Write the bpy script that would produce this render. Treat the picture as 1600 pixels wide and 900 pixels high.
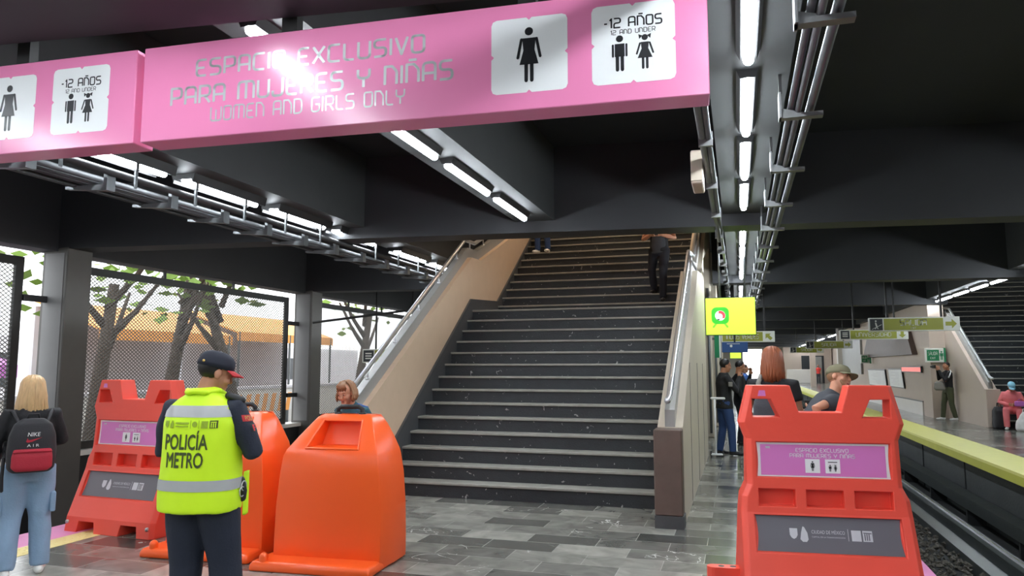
import bpy, bmesh, math, random
from mathutils import Vector, Matrix, noise
from mathutils.bvhtree import BVHTree
PI = math.pi
random.seed(7)
for o in list(bpy.data.objects): bpy.data.objects.remove(o)
SC = bpy.context.scene
COL = SC.collection
V = Vector

# ------------------------------------------------------------------ camera, world, exposure
cam_data = bpy.data.cameras.new('camera'); cam = bpy.data.objects.new('camera', cam_data); COL.objects.link(cam)
F_PX = 1150.0
cam_data.sensor_width = 36.0; cam_data.lens = 36.0 * F_PX / 1600.0
cam_data.clip_start = 0.05; cam_data.clip_end = 400
CAM_H = 1.55
PITCH = math.atan2(123.0, F_PX); YAW = math.atan2(354.0 * math.cos(PITCH), F_PX)
cam.location = (0, 0, CAM_H); cam.rotation_euler = (PI / 2 + PITCH, 0, YAW)
SC.camera = cam
SC.view_settings.view_transform = 'Standard'; SC.view_settings.look = 'None'
SC.view_settings.gamma = 1; SC.view_settings.use_curve_mapping = False
SC.view_settings.exposure = 1.6
W = bpy.data.worlds.new('overcast_sky'); SC.world = W; W.use_nodes = True
bg = W.node_tree.nodes['Background']; bg.inputs[0].default_value = (0.93, 0.97, 1.0, 1); bg.inputs[1].default_value = 1.3
LAMP = 28.0          # emission strength of the tube lamps
LAMP_UP = 42.0       # lamps of the upper lobby
TVS = 0.3            # screens

# ------------------------------------------------------------------ materials
def lin(c):
    return tuple(((v / 255.0) / 12.92 if v / 255.0 <= 0.04045 else (((v / 255.0) + 0.055) / 1.055) ** 2.4) for v in c)
def mat(name, rgb, rough=0.6, var=0.12, scale=6.0, bump=0.0, metal=0.0, spec=0.5, bscale=None):
    m = bpy.data.materials.new(name); m.use_nodes = True
    nt = m.node_tree; b = nt.nodes['Principled BSDF']
    c = lin(rgb)
    b.inputs['Roughness'].default_value = rough; b.inputs['Metallic'].default_value = metal
    b.inputs['Specular IOR Level'].default_value = spec
    tc = nt.nodes.new('ShaderNodeTexCoord'); nz = nt.nodes.new('ShaderNodeTexNoise')
    nz.inputs['Scale'].default_value = scale; nz.inputs['Detail'].default_value = 5
    nt.links.new(tc.outputs['Object'], nz.inputs['Vector'])
    mx = nt.nodes.new('ShaderNodeMix'); mx.data_type = 'RGBA'
    mx.inputs[6].default_value = tuple(min(1, v * (1 - var)) for v in c) + (1,)
    mx.inputs[7].default_value = tuple(min(1, v * (1 + var)) for v in c) + (1,)
    nt.links.new(nz.outputs['Fac'], mx.inputs[0]); nt.links.new(mx.outputs[2], b.inputs['Base Color'])
    if bump:
        n2 = nt.nodes.new('ShaderNodeTexNoise'); n2.inputs['Scale'].default_value = bscale or scale * 8; n2.inputs['Detail'].default_value = 4
        nt.links.new(tc.outputs['Object'], n2.inputs['Vector'])
        bp = nt.nodes.new('ShaderNodeBump'); bp.inputs['Strength'].default_value = bump; bp.inputs['Distance'].default_value = 0.02
        nt.links.new(n2.outputs['Fac'], bp.inputs['Height']); nt.links.new(bp.outputs['Normal'], b.inputs['Normal'])
    return m
def emit(name, rgb, s):
    m = bpy.data.materials.new(name); m.use_nodes = True
    b = m.node_tree.nodes['Principled BSDF']
    c = lin(rgb) + (1,)
    b.inputs['Base Color'].default_value = c; b.inputs['Emission Color'].default_value = c; b.inputs['Emission Strength'].default_value = s
    return m
def tile_mat(name, c1, c2, mortar, bw, rh, rough, msize=0.004, offset=0.5, worn=True):
    m = bpy.data.materials.new(name); m.use_nodes = True
    nt = m.node_tree; b = nt.nodes['Principled BSDF']; b.inputs['Roughness'].default_value = rough
    tc = nt.nodes.new('ShaderNodeTexCoord')
    br = nt.nodes.new('ShaderNodeTexBrick'); br.offset = offset
    br.inputs['Scale'].default_value = 1; br.inputs['Brick Width'].default_value = bw; br.inputs['Row Height'].default_value = rh
    br.inputs['Mortar Size'].default_value = msize; br.inputs['Mortar Smooth'].default_value = 0.2
    br.inputs['Color1'].default_value = lin(c1) + (1,); br.inputs['Color2'].default_value = lin(c2) + (1,)
    br.inputs['Mortar'].default_value = lin(mortar) + (1,)
    nt.links.new(tc.outputs['Object'], br.inputs['Vector'])
    nz = nt.nodes.new('ShaderNodeTexNoise'); nz.inputs['Scale'].default_value = 3.5; nz.inputs['Detail'].default_value = 8; nz.inputs['Distortion'].default_value = 1.2
    nt.links.new(tc.outputs['Object'], nz.inputs['Vector'])
    rm = nt.nodes.new('ShaderNodeMapRange'); rm.inputs[1].default_value = 0.3; rm.inputs[2].default_value = 0.7; rm.inputs[3].default_value = 0.72; rm.inputs[4].default_value = 1.25
    nt.links.new(nz.outputs['Fac'], rm.inputs[0])
    mx = nt.nodes.new('ShaderNodeMix'); mx.data_type = 'RGBA'; mx.blend_type = 'MULTIPLY'; mx.inputs[0].default_value = 1
    nt.links.new(br.outputs['Color'], mx.inputs[6]); nt.links.new(rm.outputs[0], mx.inputs[7])
    out = mx.outputs[2]
    if worn:   # white filled cracks in the old stone
        n3 = nt.nodes.new('ShaderNodeTexNoise'); n3.inputs['Scale'].default_value = 1.3; n3.inputs['Detail'].default_value = 4; n3.inputs['Distortion'].default_value = 1.5
        nt.links.new(tc.outputs['Object'], n3.inputs['Vector'])
        a = nt.nodes.new('ShaderNodeMath'); a.operation = 'SUBTRACT'; a.inputs[1].default_value = 0.5; nt.links.new(n3.outputs['Fac'], a.inputs[0])
        a2 = nt.nodes.new('ShaderNodeMath'); a2.operation = 'ABSOLUTE'; nt.links.new(a.outputs[0], a2.inputs[0])
        lt = nt.nodes.new('ShaderNodeMath'); lt.operation = 'LESS_THAN'; lt.inputs[1].default_value = 0.004; nt.links.new(a2.outputs[0], lt.inputs[0])
        n4 = nt.nodes.new('ShaderNodeTexNoise'); n4.inputs['Scale'].default_value = 1.1; nt.links.new(tc.outputs['Object'], n4.inputs['Vector'])
        g = nt.nodes.new('ShaderNodeMath'); g.operation = 'GREATER_THAN'; g.inputs[1].default_value = 0.60; nt.links.new(n4.outputs['Fac'], g.inputs[0])
        mu = nt.nodes.new('ShaderNodeMath'); mu.operation = 'MULTIPLY'; nt.links.new(lt.outputs[0], mu.inputs[0]); nt.links.new(g.outputs[0], mu.inputs[1])
        m2 = nt.nodes.new('ShaderNodeMix'); m2.data_type = 'RGBA'; m2.inputs[7].default_value = lin((205, 205, 198)) + (1,)
        nt.links.new(mu.outputs[0], m2.inputs[0]); nt.links.new(out, m2.inputs[6]); out = m2.outputs[2]
    nt.links.new(out, b.inputs['Base Color'])
    return m

M = dict(
    floor=tile_mat('floor_marble', (66, 67, 64), (158, 157, 148), (168, 168, 160), 0.62, 0.31, 0.2, 0.0035),
    ceiling=mat('ceiling_paint', (29, 32, 36), 0.75, .2, 2),
    beam=mat('beam_paint', (41, 43, 46), 0.6, .15, 3),
    litbeam=mat('lamplit_beam', (58, 60, 61), 0.6, .15, 3),  # same beam paint, lightened to stand for lamp glow on the soffits
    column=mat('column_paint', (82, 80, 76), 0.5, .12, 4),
    coldaylit=mat('column_daylit', (120, 120, 120), 0.5, .08, 4),  # column colour lightened to stand for daylight
    wallbeige=mat('beige_stucco', (206, 182, 156), 0.7, .06, 5, .1),
    wallcream=mat('cream_panel', (198, 188, 170), 0.55, .05, 2),
    brownstone=mat('brown_stone', (98, 82, 74), 0.5, .2, 8),
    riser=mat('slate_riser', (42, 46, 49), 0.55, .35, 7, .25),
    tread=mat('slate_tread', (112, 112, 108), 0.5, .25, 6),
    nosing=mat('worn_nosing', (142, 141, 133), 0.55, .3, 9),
    skirt=mat('slate_skirting', (70, 72, 74), 0.5, .2, 6),
    steel=mat('brushed_steel', (205, 208, 210), 0.32, .05, 20, metal=.85),
    alu=mat('dull_aluminium', (112, 114, 114), 0.45, .1, 15, metal=.5),
    galv=mat('galvanised_steel', (112, 116, 118), 0.4, .12, 12, metal=.6),
    glassgrey=mat('grey_parapet_cap', (150, 150, 146), 0.35, .1, 3),
    black=mat('black_paint', (28, 28, 29), 0.5, .2, 8),
    blackframe=mat('black_frame', (34, 34, 33), 0.5, .15, 8),
    traydark=mat('tray_grey', (66, 68, 70), 0.5, .12, 12, metal=.3),
    mesh=mat('mesh_metal', (96, 94, 90), 0.5, .15, 8),
    pink=mat('sign_pink', (240, 140, 186), 0.22, .02, 3),
    pinkdeep=mat('label_pink', (216, 126, 196), 0.35, .03, 3),
    pinkfloor=mat('pink_floor_paint', (232, 150, 200), 0.5, .08, 6),
    white=mat('white_vinyl', (236, 238, 238), 0.3, .02, 5),
    silver=mat('silver_lettering', (214, 216, 218), 0.25, .03, 5, metal=.2),
    ink=mat('black_vinyl', (22, 23, 27), 0.35, .1, 5),
    tactile=mat('yellow_tactile', (240, 224, 150), 0.5, .06, 9),
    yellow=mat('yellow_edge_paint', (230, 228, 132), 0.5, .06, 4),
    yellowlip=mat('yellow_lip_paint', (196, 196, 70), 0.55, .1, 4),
    red=mat('red_barrier_plastic', (238, 82, 64), 0.42, .06, 3, .05),
    orange=mat('orange_barrier_plastic', (244, 94, 34), 0.33, .05, 2.5, .03),
    grey=mat('label_grey', (104, 102, 108), 0.4, .05, 6),
    labelink=mat('label_light_grey', (200, 200, 204), 0.4, .03, 6),
    olive=mat('sign_olive', (160, 164, 58), 0.35, .03, 5),
    signwhite=mat('sign_white', (232, 234, 226), 0.35, .02, 5),
    signdark=mat('sign_dark', (40, 44, 48), 0.35, .05, 5),
    green=mat('sign_green', (30, 130, 84), 0.35, .05, 5),
    blue=mat('sign_blue', (46, 84, 140), 0.35, .05, 5),
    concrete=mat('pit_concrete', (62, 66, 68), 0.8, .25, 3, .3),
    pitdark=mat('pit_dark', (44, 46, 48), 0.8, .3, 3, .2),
    ballast=mat('ballast_stone', (92, 88, 82), 0.85, .5, 4, .2),
    rail=mat('rail_steel', (96, 102, 104), 0.35, .2, 6, metal=.6),
    railtop=mat('rail_polished', (220, 222, 225), 0.18, .05, 6, metal=.9),
    farwall=mat('far_wall', (150, 146, 136), 0.7, .08, 2),
    oppwall=mat('opposite_wall', (196, 180, 166), 0.6, .05, 2),
    oppwhite=mat('white_dado', (226, 222, 216), 0.35, .04, 2),
    bark=mat('bark', (70, 58, 48), 0.9, .3, 5, .5),
    leaf=mat('leaf', (120, 150, 60), 0.7, .4, 3),
    awning=mat('orange_awning', (245, 168, 88), 0.7, .1, 2),
    purple=mat('purple_tarp', (190, 110, 190), 0.7, .1, 2),
    street=mat('street_asphalt', (120, 118, 116), 0.9, .15, 1),
    outwall=mat('street_wall', (205, 202, 206), 0.8, .1, 1),
    skin=mat('skin', (196, 140, 112), 0.5, .06, 14, spec=.35),
    skindark=mat('tan_skin', (176, 124, 96), 0.5, .06, 14, spec=.35),
    navy=mat('navy_cloth', (30, 36, 52), 0.75, .2, 10, .15),
    navycap=mat('navy_cap', (24, 28, 44), 0.7, .15, 10),
    hiviz=mat('hi_vis_yellow', (212, 252, 30), 0.55, .04, 8, .04),
    reflect=mat('reflective_band', (176, 178, 178), 0.35, .05, 25),
    vink=mat('vest_print', (60, 74, 30), 0.6, .05, 8),
    vinkfaint=mat('vest_emblem', (150, 178, 36), 0.6, .08, 8),
    redcloth=mat('red_cloth', (190, 40, 48), 0.6, .1, 10),
    gold=mat('gold_thread', (196, 160, 80), 0.5, .1, 20),
    blackcloth=mat('black_cloth', (26, 27, 30), 0.8, .25, 9, .15),
    greycloth=mat('charcoal_cloth', (66, 68, 74), 0.8, .2, 9, .15),
    jeans=mat('light_denim', (134, 160, 186), 0.8, .16, 5, .2),
    bluejeans=mat('blue_denim', (46, 72, 118), 0.8, .2, 5, .2),
    darktrouser=mat('dark_trouser', (24, 26, 36), 0.8, .2, 6, .1),
    olivecloth=mat('olive_trouser', (70, 74, 50), 0.8, .15, 6, .1),
    teal=mat('teal_cloth', (36, 80, 92), 0.8, .15, 8),
    bluecloth=mat('blue_shirt', (70, 110, 180), 0.8, .12, 8),
    pinkcloth=mat('salmon_cloth', (240, 130, 134), 0.8, .1, 8, .1),
    capgreen=mat('khaki_cap', (122, 118, 92), 0.8, .1, 10),
    capblue=mat('light_blue_cap', (150, 210, 236), 0.7, .08, 10),
    vestred=mat('red_vest', (240, 74, 66), 0.7, .1, 8),
    whiteshoe=mat('white_leather', (232, 232, 228), 0.5, .05, 10),
    blackshoe=mat('black_leather', (24, 24, 26), 0.4, .1, 10),
    blonde=mat('blonde_hair', (206, 172, 124), 0.45, .35, 30),
    auburn=mat('auburn_hair', (150, 84, 52), 0.4, .3, 30),
    brownhair=mat('light_brown_hair', (148, 108, 76), 0.45, .3, 30),
    darkhair=mat('dark_hair', (24, 20, 19), 0.5, .3, 30),
    eye=mat('eye_white', (190, 180, 172), 0.25, .02, 5),
    iris=mat('eye_iris', (40, 28, 22), 0.2, .1, 5),
    lips=mat('lips', (168, 92, 84), 0.45, .05, 8),
    bag=mat('bag_black', (38, 38, 42), 0.7, .15, 12, .1),
    bagred=mat('bag_red', (172, 32, 52), 0.65, .1, 12, .1),
    bagwhite=mat('bag_white', (226, 226, 224), 0.6, .05, 8),
    straparmy=mat('grey_strap', (130, 128, 122), 0.75, .1, 10),
    tv=emit('screen_lime', (196, 255, 70), TVS), tvgreen=emit('screen_green', (52, 178, 46), TVS), tvred=emit('screen_red', (226, 70, 80), TVS),
    tvwhite=emit('screen_white', (240, 244, 246), TVS), tvdark=emit('screen_dark', (20, 50, 30), TVS), tvlight=emit('screen_light_green', (110, 236, 50), TVS),
    tube=emit('tube_light', (240, 248, 255), LAMP), tubeup=emit('tube_warm', (255, 228, 202), LAMP_UP),
    led=emit('red_led', (236, 120, 112), .3),
)
def patch(nt_mat, axis_scale):   # streaks along the hair
    for n in nt_mat.node_tree.nodes:
        if n.type == 'TEX_NOISE':
            mp = nt_mat.node_tree.nodes.new('ShaderNodeMapping'); mp.inputs['Scale'].default_value = axis_scale
            tc = next(k for k in nt_mat.node_tree.nodes if k.type == 'TEX_COORD')
            nt_mat.node_tree.links.new(tc.outputs['Object'], mp.inputs['Vector']); nt_mat.node_tree.links.new(mp.outputs['Vector'], n.inputs['Vector'])
def speck(m, rgb, scale, th):
    nt = m.node_tree; b = nt.nodes['Principled BSDF']; src = b.inputs['Base Color'].links[0].from_socket
    tc = next(k for k in nt.nodes if k.type == 'TEX_COORD'); nz = nt.nodes.new('ShaderNodeTexNoise'); nz.inputs['Scale'].default_value = scale; nz.inputs['Detail'].default_value = 3; nz.inputs['Distortion'].default_value = 1
    nt.links.new(tc.outputs['Object'], nz.inputs['Vector']); g = nt.nodes.new('ShaderNodeMath'); g.operation = 'GREATER_THAN'; g.inputs[1].default_value = th; nt.links.new(nz.outputs['Fac'], g.inputs[0])
    mx = nt.nodes.new('ShaderNodeMix'); mx.data_type = 'RGBA'; mx.inputs[7].default_value = lin(rgb) + (1,); nt.links.new(g.outputs[0], mx.inputs[0]); nt.links.new(src, mx.inputs[6]); nt.links.new(mx.outputs[2], b.inputs['Base Color'])
speck(M['riser'], (150, 150, 146), 16, .70)
for h in ('blonde', 'auburn', 'brownhair', 'darkhair'): patch(M[h], (3, 3, .25))

# ------------------------------------------------------------------ mesh helpers
def obj(name, bm, m, parent=None, smooth=False):
    me = bm if isinstance(bm, bpy.types.Mesh) else None
    if me is None:
        bmesh.ops.recalc_face_normals(bm, faces=bm.faces)
        me = bpy.data.meshes.new(name); bm.to_mesh(me); bm.free()
    if m is not None:
        me.materials.clear(); me.materials.append(M[m] if isinstance(m, str) else m)
    if smooth:
        for p in me.polygons: p.use_smooth = True
    o = bpy.data.objects.new(name, me); COL.objects.link(o)
    if parent: o.parent = parent
    return o
def tag(o, label, cat, group=None, kind=None):
    if label: o['label'] = label
    if cat: o['category'] = cat
    if group: o['group'] = group
    if kind: o['kind'] = kind
    return o
def thing(name, label, cat, loc=(0, 0, 0), rz=0.0, group=None):
    o = bpy.data.objects.new(name, None); COL.objects.link(o); o.empty_display_size = .1
    o.location = loc; o.rotation_euler = (0, 0, rz)
    return tag(o, label, cat, group)
def struct(name, bm, m): return tag(obj(name, bm, m), None, None, kind='structure')
def copy_tree(o, parent=None):
    c = o.copy(); COL.objects.link(c); c.parent = parent
    for ch in list(o.children): copy_tree(ch, c)
    return c
def NB(): return bmesh.new()
def box(bm, x0, x1, y0, y1, z0, z1, mx=None):
    vs = [bm.verts.new(V((x, y, z))) for z in (z0, z1) for y in (y0, y1) for x in (x0, x1)]
    if mx is not None:
        for v in vs: v.co = mx @ v.co
    for f in ((0, 1, 3, 2), (4, 6, 7, 5), (0, 4, 5, 1), (2, 3, 7, 6), (0, 2, 6, 4), (1, 5, 7, 3)): bm.faces.new([vs[i] for i in f])
    return vs
def BX(*a, **k): b = NB(); box(b, *a, **k); return b
def bevel(bm, r, seg=2):
    bmesh.ops.recalc_face_normals(bm, faces=bm.faces)
    bmesh.ops.bevel(bm, geom=[e for e in bm.edges if len(e.link_faces) == 2 and e.calc_face_angle(0) > .5], offset=r, segments=seg, affect='EDGES', profile=.5, clamp_overlap=True)
    return bm
def frame_dirs(d):
    d = d.normalized(); up = V((0, 0, 1)) if abs(d.z) < .93 else V((0, 1, 0))
    s = d.cross(up).normalized(); return s, s.cross(d).normalized()
def tube(bm, pts, rad, n=10, cap=True, round_caps=False):
    pts = [V(p) for p in pts]
    if not hasattr(rad, '__len__'): rad = [rad] * len(pts)
    rings = []; s0 = None
    P = list(zip(pts, rad))
    if round_caps:
        d0 = (pts[0] - pts[1]).normalized(); d1 = (pts[-1] - pts[-2]).normalized()
        P = [(pts[0] + d0 * rad[0] * c, rad[0] * math.sqrt(max(0, 1 - c * c)) + 1e-4) for c in (.97, .75, .4)] + P + [(pts[-1] + d1 * rad[-1] * c, rad[-1] * math.sqrt(max(0, 1 - c * c)) + 1e-4) for c in (.4, .75, .97)]
    for i, (p, r) in enumerate(P):
        a = P[max(0, i - 1)][0]; b = P[min(len(P) - 1, i + 1)][0]; d = (b - a)
        if d.length < 1e-9: d = V((0, 0, 1))
        d.normalize()
        if s0 is None: s, u = frame_dirs(d)
        else:
            s = (s0 - d * s0.dot(d)); s = s.normalized() if s.length > 1e-6 else frame_dirs(d)[0]; u = s.cross(d).normalized()
        s0 = s
        rings.append([bm.verts.new(p + (s * math.cos(2 * PI * k / n) + u * math.sin(2 * PI * k / n)) * r) for k in range(n)])
    for A, B in zip(rings, rings[1:]):
        for k in range(n): bm.faces.new((A[k], A[(k + 1) % n], B[(k + 1) % n], B[k]))
    if cap: bm.faces.new(list(reversed(rings[0]))); bm.faces.new(rings[-1])
def loft(bm, rings, cap=True):
    R = [[bm.verts.new(V(p)) for p in r] for r in rings]; n = len(R[0])
    for A, B in zip(R, R[1:]):
        for k in range(n): bm.faces.new((A[k], A[(k + 1) % n], B[(k + 1) % n], B[k]))
    if cap: bm.faces.new(list(reversed(R[0]))); bm.faces.new(R[-1])
def ell(cx, cy, z, rx, ry, n=28, p=2.0):
    out = []
    for k in range(n):
        t = 2 * PI * k / n; c, s = math.cos(t), math.sin(t)
        out.append((cx + rx * math.copysign(abs(c) ** (2 / p), c), cy + ry * math.copysign(abs(s) ** (2 / p), s), z))
    return out
def ellipsoid(bm, c, r, mx=None, u=18, v=12):
    m = Matrix.Translation(V(c)) @ (mx if mx is not None else Matrix.Identity(4)) @ Matrix.Diagonal((r[0], r[1], r[2], 1))
    return bmesh.ops.create_uvsphere(bm, u_segments=u, v_segments=v, radius=1, matrix=m)['verts']
def prism(bm, poly, axis, a, b):
    """poly 2-D outline; axis 'x': (y,z) swept from x=a to b, 'y': (x,z), 'z': (x,y)"""
    def mk(p, t): return {'x': (t, p[0], p[1]), 'y': (p[0], t, p[1]), 'z': (p[0], p[1], t)}[axis]
    A = [bm.verts.new(mk(p, a)) for p in poly]; B = [bm.verts.new(mk(p, b)) for p in poly]; n = len(poly)
    for k in range(n): bm.faces.new((A[k], A[(k + 1) % n], B[(k + 1) % n], B[k]))
    bm.faces.new(list(reversed(A))); bm.faces.new(B)
def PR(*a): b = NB(); prism(b, *a); return b
def evaluated(bm, mods):
    me = bpy.data.meshes.new('tmp'); bm.to_mesh(me); bm.free()
    o = bpy.data.objects.new('tmp', me); COL.objects.link(o)
    extra = []
    for kind, kw in mods:
        m = o.modifiers.new('m', kind)
        for k, v in kw.items():
            if k == 'cut':
                bmesh.ops.recalc_face_normals(v, faces=v.faces)
                cm = bpy.data.meshes.new('cut'); v.to_mesh(cm); v.free(); co = bpy.data.objects.new('cut', cm); COL.objects.link(co); m.object = co; extra.append(co)
            else: setattr(m, k, v)
    dg = bpy.context.evaluated_depsgraph_get(); dg.update()
    res = bpy.data.meshes.new_from_object(o.evaluated_get(dg))
    for e in extra: bpy.data.objects.remove(e)
    bpy.data.objects.remove(o)
    return res
def fuse(bm, vox, it=3, fold=0.0, fscale=9.0, seed=0.0):
    """one continuous closed surface out of overlapping closed shapes"""
    bmesh.ops.recalc_face_normals(bm, faces=bm.faces)
    me = evaluated(bm, [('REMESH', dict(mode='VOXEL', voxel_size=vox))])
    b = NB(); b.from_mesh(me); bpy.data.meshes.remove(me)
    for _ in range(it): bmesh.ops.smooth_vert(b, verts=b.verts, factor=.5, use_axis_x=True, use_axis_y=True, use_axis_z=True)
    if fold:
        b.normal_update()
        for v in b.verts:
            q = v.co * fscale + V((seed, seed * 2, 0)); q.z *= .55
            v.co += v.normal * (noise.noise(q) * fold + noise.noise(q * 2.3) * fold * .45)
    return b

# ------------------------------------------------------------------ stroke lettering in the station's rounded face
def glyph(ch):
    w, r = .62, .22
    G = {
        'A': (w, [[(0, 0), (0, 1, r), (w, 1, r), (w, 0)], [(0, .42), (w, .42)]]),
        'C': (w, [[(w, 1), (0, 1, r), (0, 0, r), (w, 0)]]),
        'D': (w, [[(0, 0), (0, 1), (w, 1, .3), (w, 0, .3), (0, 0)]]),
        'E': (w * .92, [[(w * .92, 1), (0, 1, r), (0, 0, r), (w * .92, 0)], [(0, .5), (w * .75, .5)]]),
        'G': (w, [[(w, 1), (0, 1, r), (0, 0, r), (w, 0, r), (w, .5), (w * .5, .5)]]),
        'H': (w, [[(0, 0), (0, 1)], [(w, 0), (w, 1)], [(0, .5), (w, .5)]]),
        'I': (.04, [[(.02, 0), (.02, 1)]]),
        'J': (w * .9, [[(w * .9, 1), (w * .9, 0, r), (0, 0, r), (0, .3)]]),
        'L': (w * .85, [[(0, 1), (0, 0, r), (w * .85, 0)]]),
        'M': (.9, [[(0, 0), (0, 1, r), (.9, 1, r), (.9, 0)], [(.45, 1), (.45, 0)]]),
        'N': (w, [[(0, 0), (0, 1), (w * .6, 1), (w, .7, .1), (w, 0)]]),
        'O': (w, [[(w / 2, 1), (0, 1, r), (0, 0, r), (w, 0, r), (w, 1, r), (w / 2, 1)]]),
        'P': (w, [[(0, 0), (0, 1), (w, 1, r), (w, .42, r), (0, .42)]]),
        'R': (w, [[(0, 0), (0, 1), (w, 1, r), (w, .42, r), (0, .42)], [(w * .5, .42), (w, 0)]]),
        'S': (w, [[(w, 1), (0, 1, r), (0, .52, r), (w, .52, r), (w, 0, r), (0, 0)]]),
        'T': (w, [[(0, 1), (w, 1)], [(w / 2, 1), (w / 2, 0)]]),
        'U': (w, [[(0, 1), (0, 0, r), (w, 0, r), (w, 1)]]),
        'V': (w, [[(0, 1), (w / 2, 0), (w, 1)]]),
        'W': (.9, [[(0, 1), (0, 0, r), (.9, 0, r), (.9, 1)], [(.45, 0), (.45, .8)]]),
        'X': (w, [[(0, 0), (w, 1)], [(0, 1), (w, 0)]]),
        'Y': (w, [[(0, 1), (0, .5, r), (w, .5, r), (w, 1)], [(w / 2, .5), (w / 2, 0)]]),
        '1': (.2, [[(0, .8), (.18, 1), (.18, 0)]]),
        '2': (w, [[(0, 1), (w, 1, r), (w, .5, r), (0, .5, r), (0, 0), (w, 0)]]),
        '-': (.3, [[(0, .5), (.3, .5)]]), ' ': (.35, []),
    }
    G['Ñ'] = (w, G['N'][1] + [[(.1, 1.24), (w - .1, 1.24)]])
    return G[ch]
def roundpts(pl):
    out = []
    for i, p in enumerate(pl):
        if len(p) == 2 or i in (0, len(pl) - 1): out.append(V((p[0], p[1], 0))); continue
        c = V((p[0], p[1], 0)); a = V((pl[i - 1][0], pl[i - 1][1], 0)); b = V((pl[i + 1][0], pl[i + 1][1], 0))
        r = min(p[2], (a - c).length * .5, (b - c).length * .5)
        p0 = c + (a - c).normalized() * r; p1 = c + (b - c).normalized() * r
        for k in range(5):
            t = k / 4; out.append(p0 * (1 - t) ** 2 + c * 2 * t * (1 - t) + p1 * t * t)
    return out
def stroke(bm, pts, w, mx):
    for a, b in zip(pts, pts[1:]):
        d = (b - a)
        if d.length < 1e-6: continue
        n = V((-d.y, d.x, 0)).normalized() * w / 2
        bm.faces.new([bm.verts.new(mx @ q) for q in (a + n, a - n, b - n, b + n)])
    for p in pts[1:-1]:
        bm.faces.new([bm.verts.new(mx @ (p + V((math.cos(k * PI / 4), math.sin(k * PI / 4), 0)) * w / 2)) for k in range(8)])
def textw(s, gap=.24): return sum(glyph(c)[0] for c in s) + gap * (len(s) - 1)
def stext(bm, s, x, z, h, y=0.0, center=True, weight=.145, width=None, gap=.24):
    """letters in the XZ plane at depth y, facing -Y; x centre, z baseline, h cap height, optional fitted width"""
    tw = textw(s, gap); sx = h if width is None else width / tw
    x0 = x - tw * sx / 2 if center else x
    for c in s:
        gw, pls = glyph(c)
        mx = Matrix(((sx, 0, 0, x0), (0, 0, 0, y), (0, h, 0, z), (0, 0, 0, 1)))
        for pl in pls: stroke(bm, roundpts(pl), weight, mx)
        x0 += (gw + gap) * sx
def ftext(s, size, width=None, bold=0.0):
    """plain sans lettering; mesh in XY, centred"""
    cu = bpy.data.curves.new('t', 'FONT'); cu.body = s; cu.size = size; cu.align_x = 'CENTER'; cu.resolution_u = 3
    o = bpy.data.objects.new('t', cu); COL.objects.link(o)
    dg = bpy.context.evaluated_depsgraph_get(); dg.update()
    me = bpy.data.meshes.new_from_object(o.evaluated_get(dg)); bpy.data.objects.remove(o)
    b = NB(); b.from_mesh(me)
    if bold:
        for dx, dz in ((bold, 0), (-bold, 0), (0, bold), (0, -bold)):
            c = NB(); c.from_mesh(me)
            for v in c.verts: v.co.x += dx; v.co.y += dz
            merge(b, c)
    if width:
        xs = [v.co.x for v in b.verts]; k = width / (max(xs) - min(xs))
        for v in b.verts: v.co.x *= k
    return b
def put_xz(b, x, y, z):
    for v in b.verts: v.co = V((v.co.x + x, y, v.co.y + z))
    return b
def merge(a, b):
    me = bpy.data.meshes.new('t'); b.to_mesh(me); b.free(); a.from_mesh(me); bpy.data.meshes.remove(me); return a
def poly_xz(bm, pts, y): bm.faces.new([bm.verts.new((p[0], y, p[1])) for p in pts])
def disc_xz(bm, x, z, r, y, n=20, rz=None): poly_xz(bm, [(x + r * math.cos(2 * PI * k / n), z + (rz or r) * math.sin(2 * PI * k / n)) for k in range(n)], y)
def line_xz(bm, a, b, w, y):
    stroke(bm, [V((a[0], a[1], 0)), V((b[0], b[1], 0))], w, Matrix(((1, 0, 0, 0), (0, 0, 0, y), (0, 1, 0, 0), (0, 0, 0, 1))))
    for p in (a, b): disc_xz(bm, p[0], p[1], w / 2, y, 10)
def woman_pic(bm, x, z, h, y):   # h total, z feet
    disc_xz(bm, x, z + .92 * h, .075 * h, y)
    poly_xz(bm, [(x - .12 * h, z + .80 * h), (x + .12 * h, z + .80 * h), (x + .10 * h, z + .58 * h), (x + .17 * h, z + .32 * h), (x - .17 * h, z + .32 * h), (x - .10 * h, z + .58 * h)], y)
    for s in (-1, 1):
        line_xz(bm, (x + s * .135 * h, z + .78 * h), (x + s * .20 * h, z + .45 * h), .05 * h, y)
        line_xz(bm, (x + s * .05 * h, z + .32 * h), (x + s * .05 * h, z + .03 * h), .065 * h, y)
def boy_pic(bm, x, z, h, y):
    disc_xz(bm, x, z + .90 * h, .095 * h, y)
    poly_xz(bm, [(x - .13 * h, z + .76 * h), (x + .13 * h, z + .76 * h), (x + .13 * h, z + .40 * h), (x - .13 * h, z + .40 * h)], y)
    for s in (-1, 1):
        line_xz(bm, (x + s * .18 * h, z + .73 * h), (x + s * .18 * h, z + .42 * h), .055 * h, y)
        line_xz(bm, (x + s * .065 * h, z + .42 * h), (x + s * .065 * h, z + .04 * h), .09 * h, y)
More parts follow.
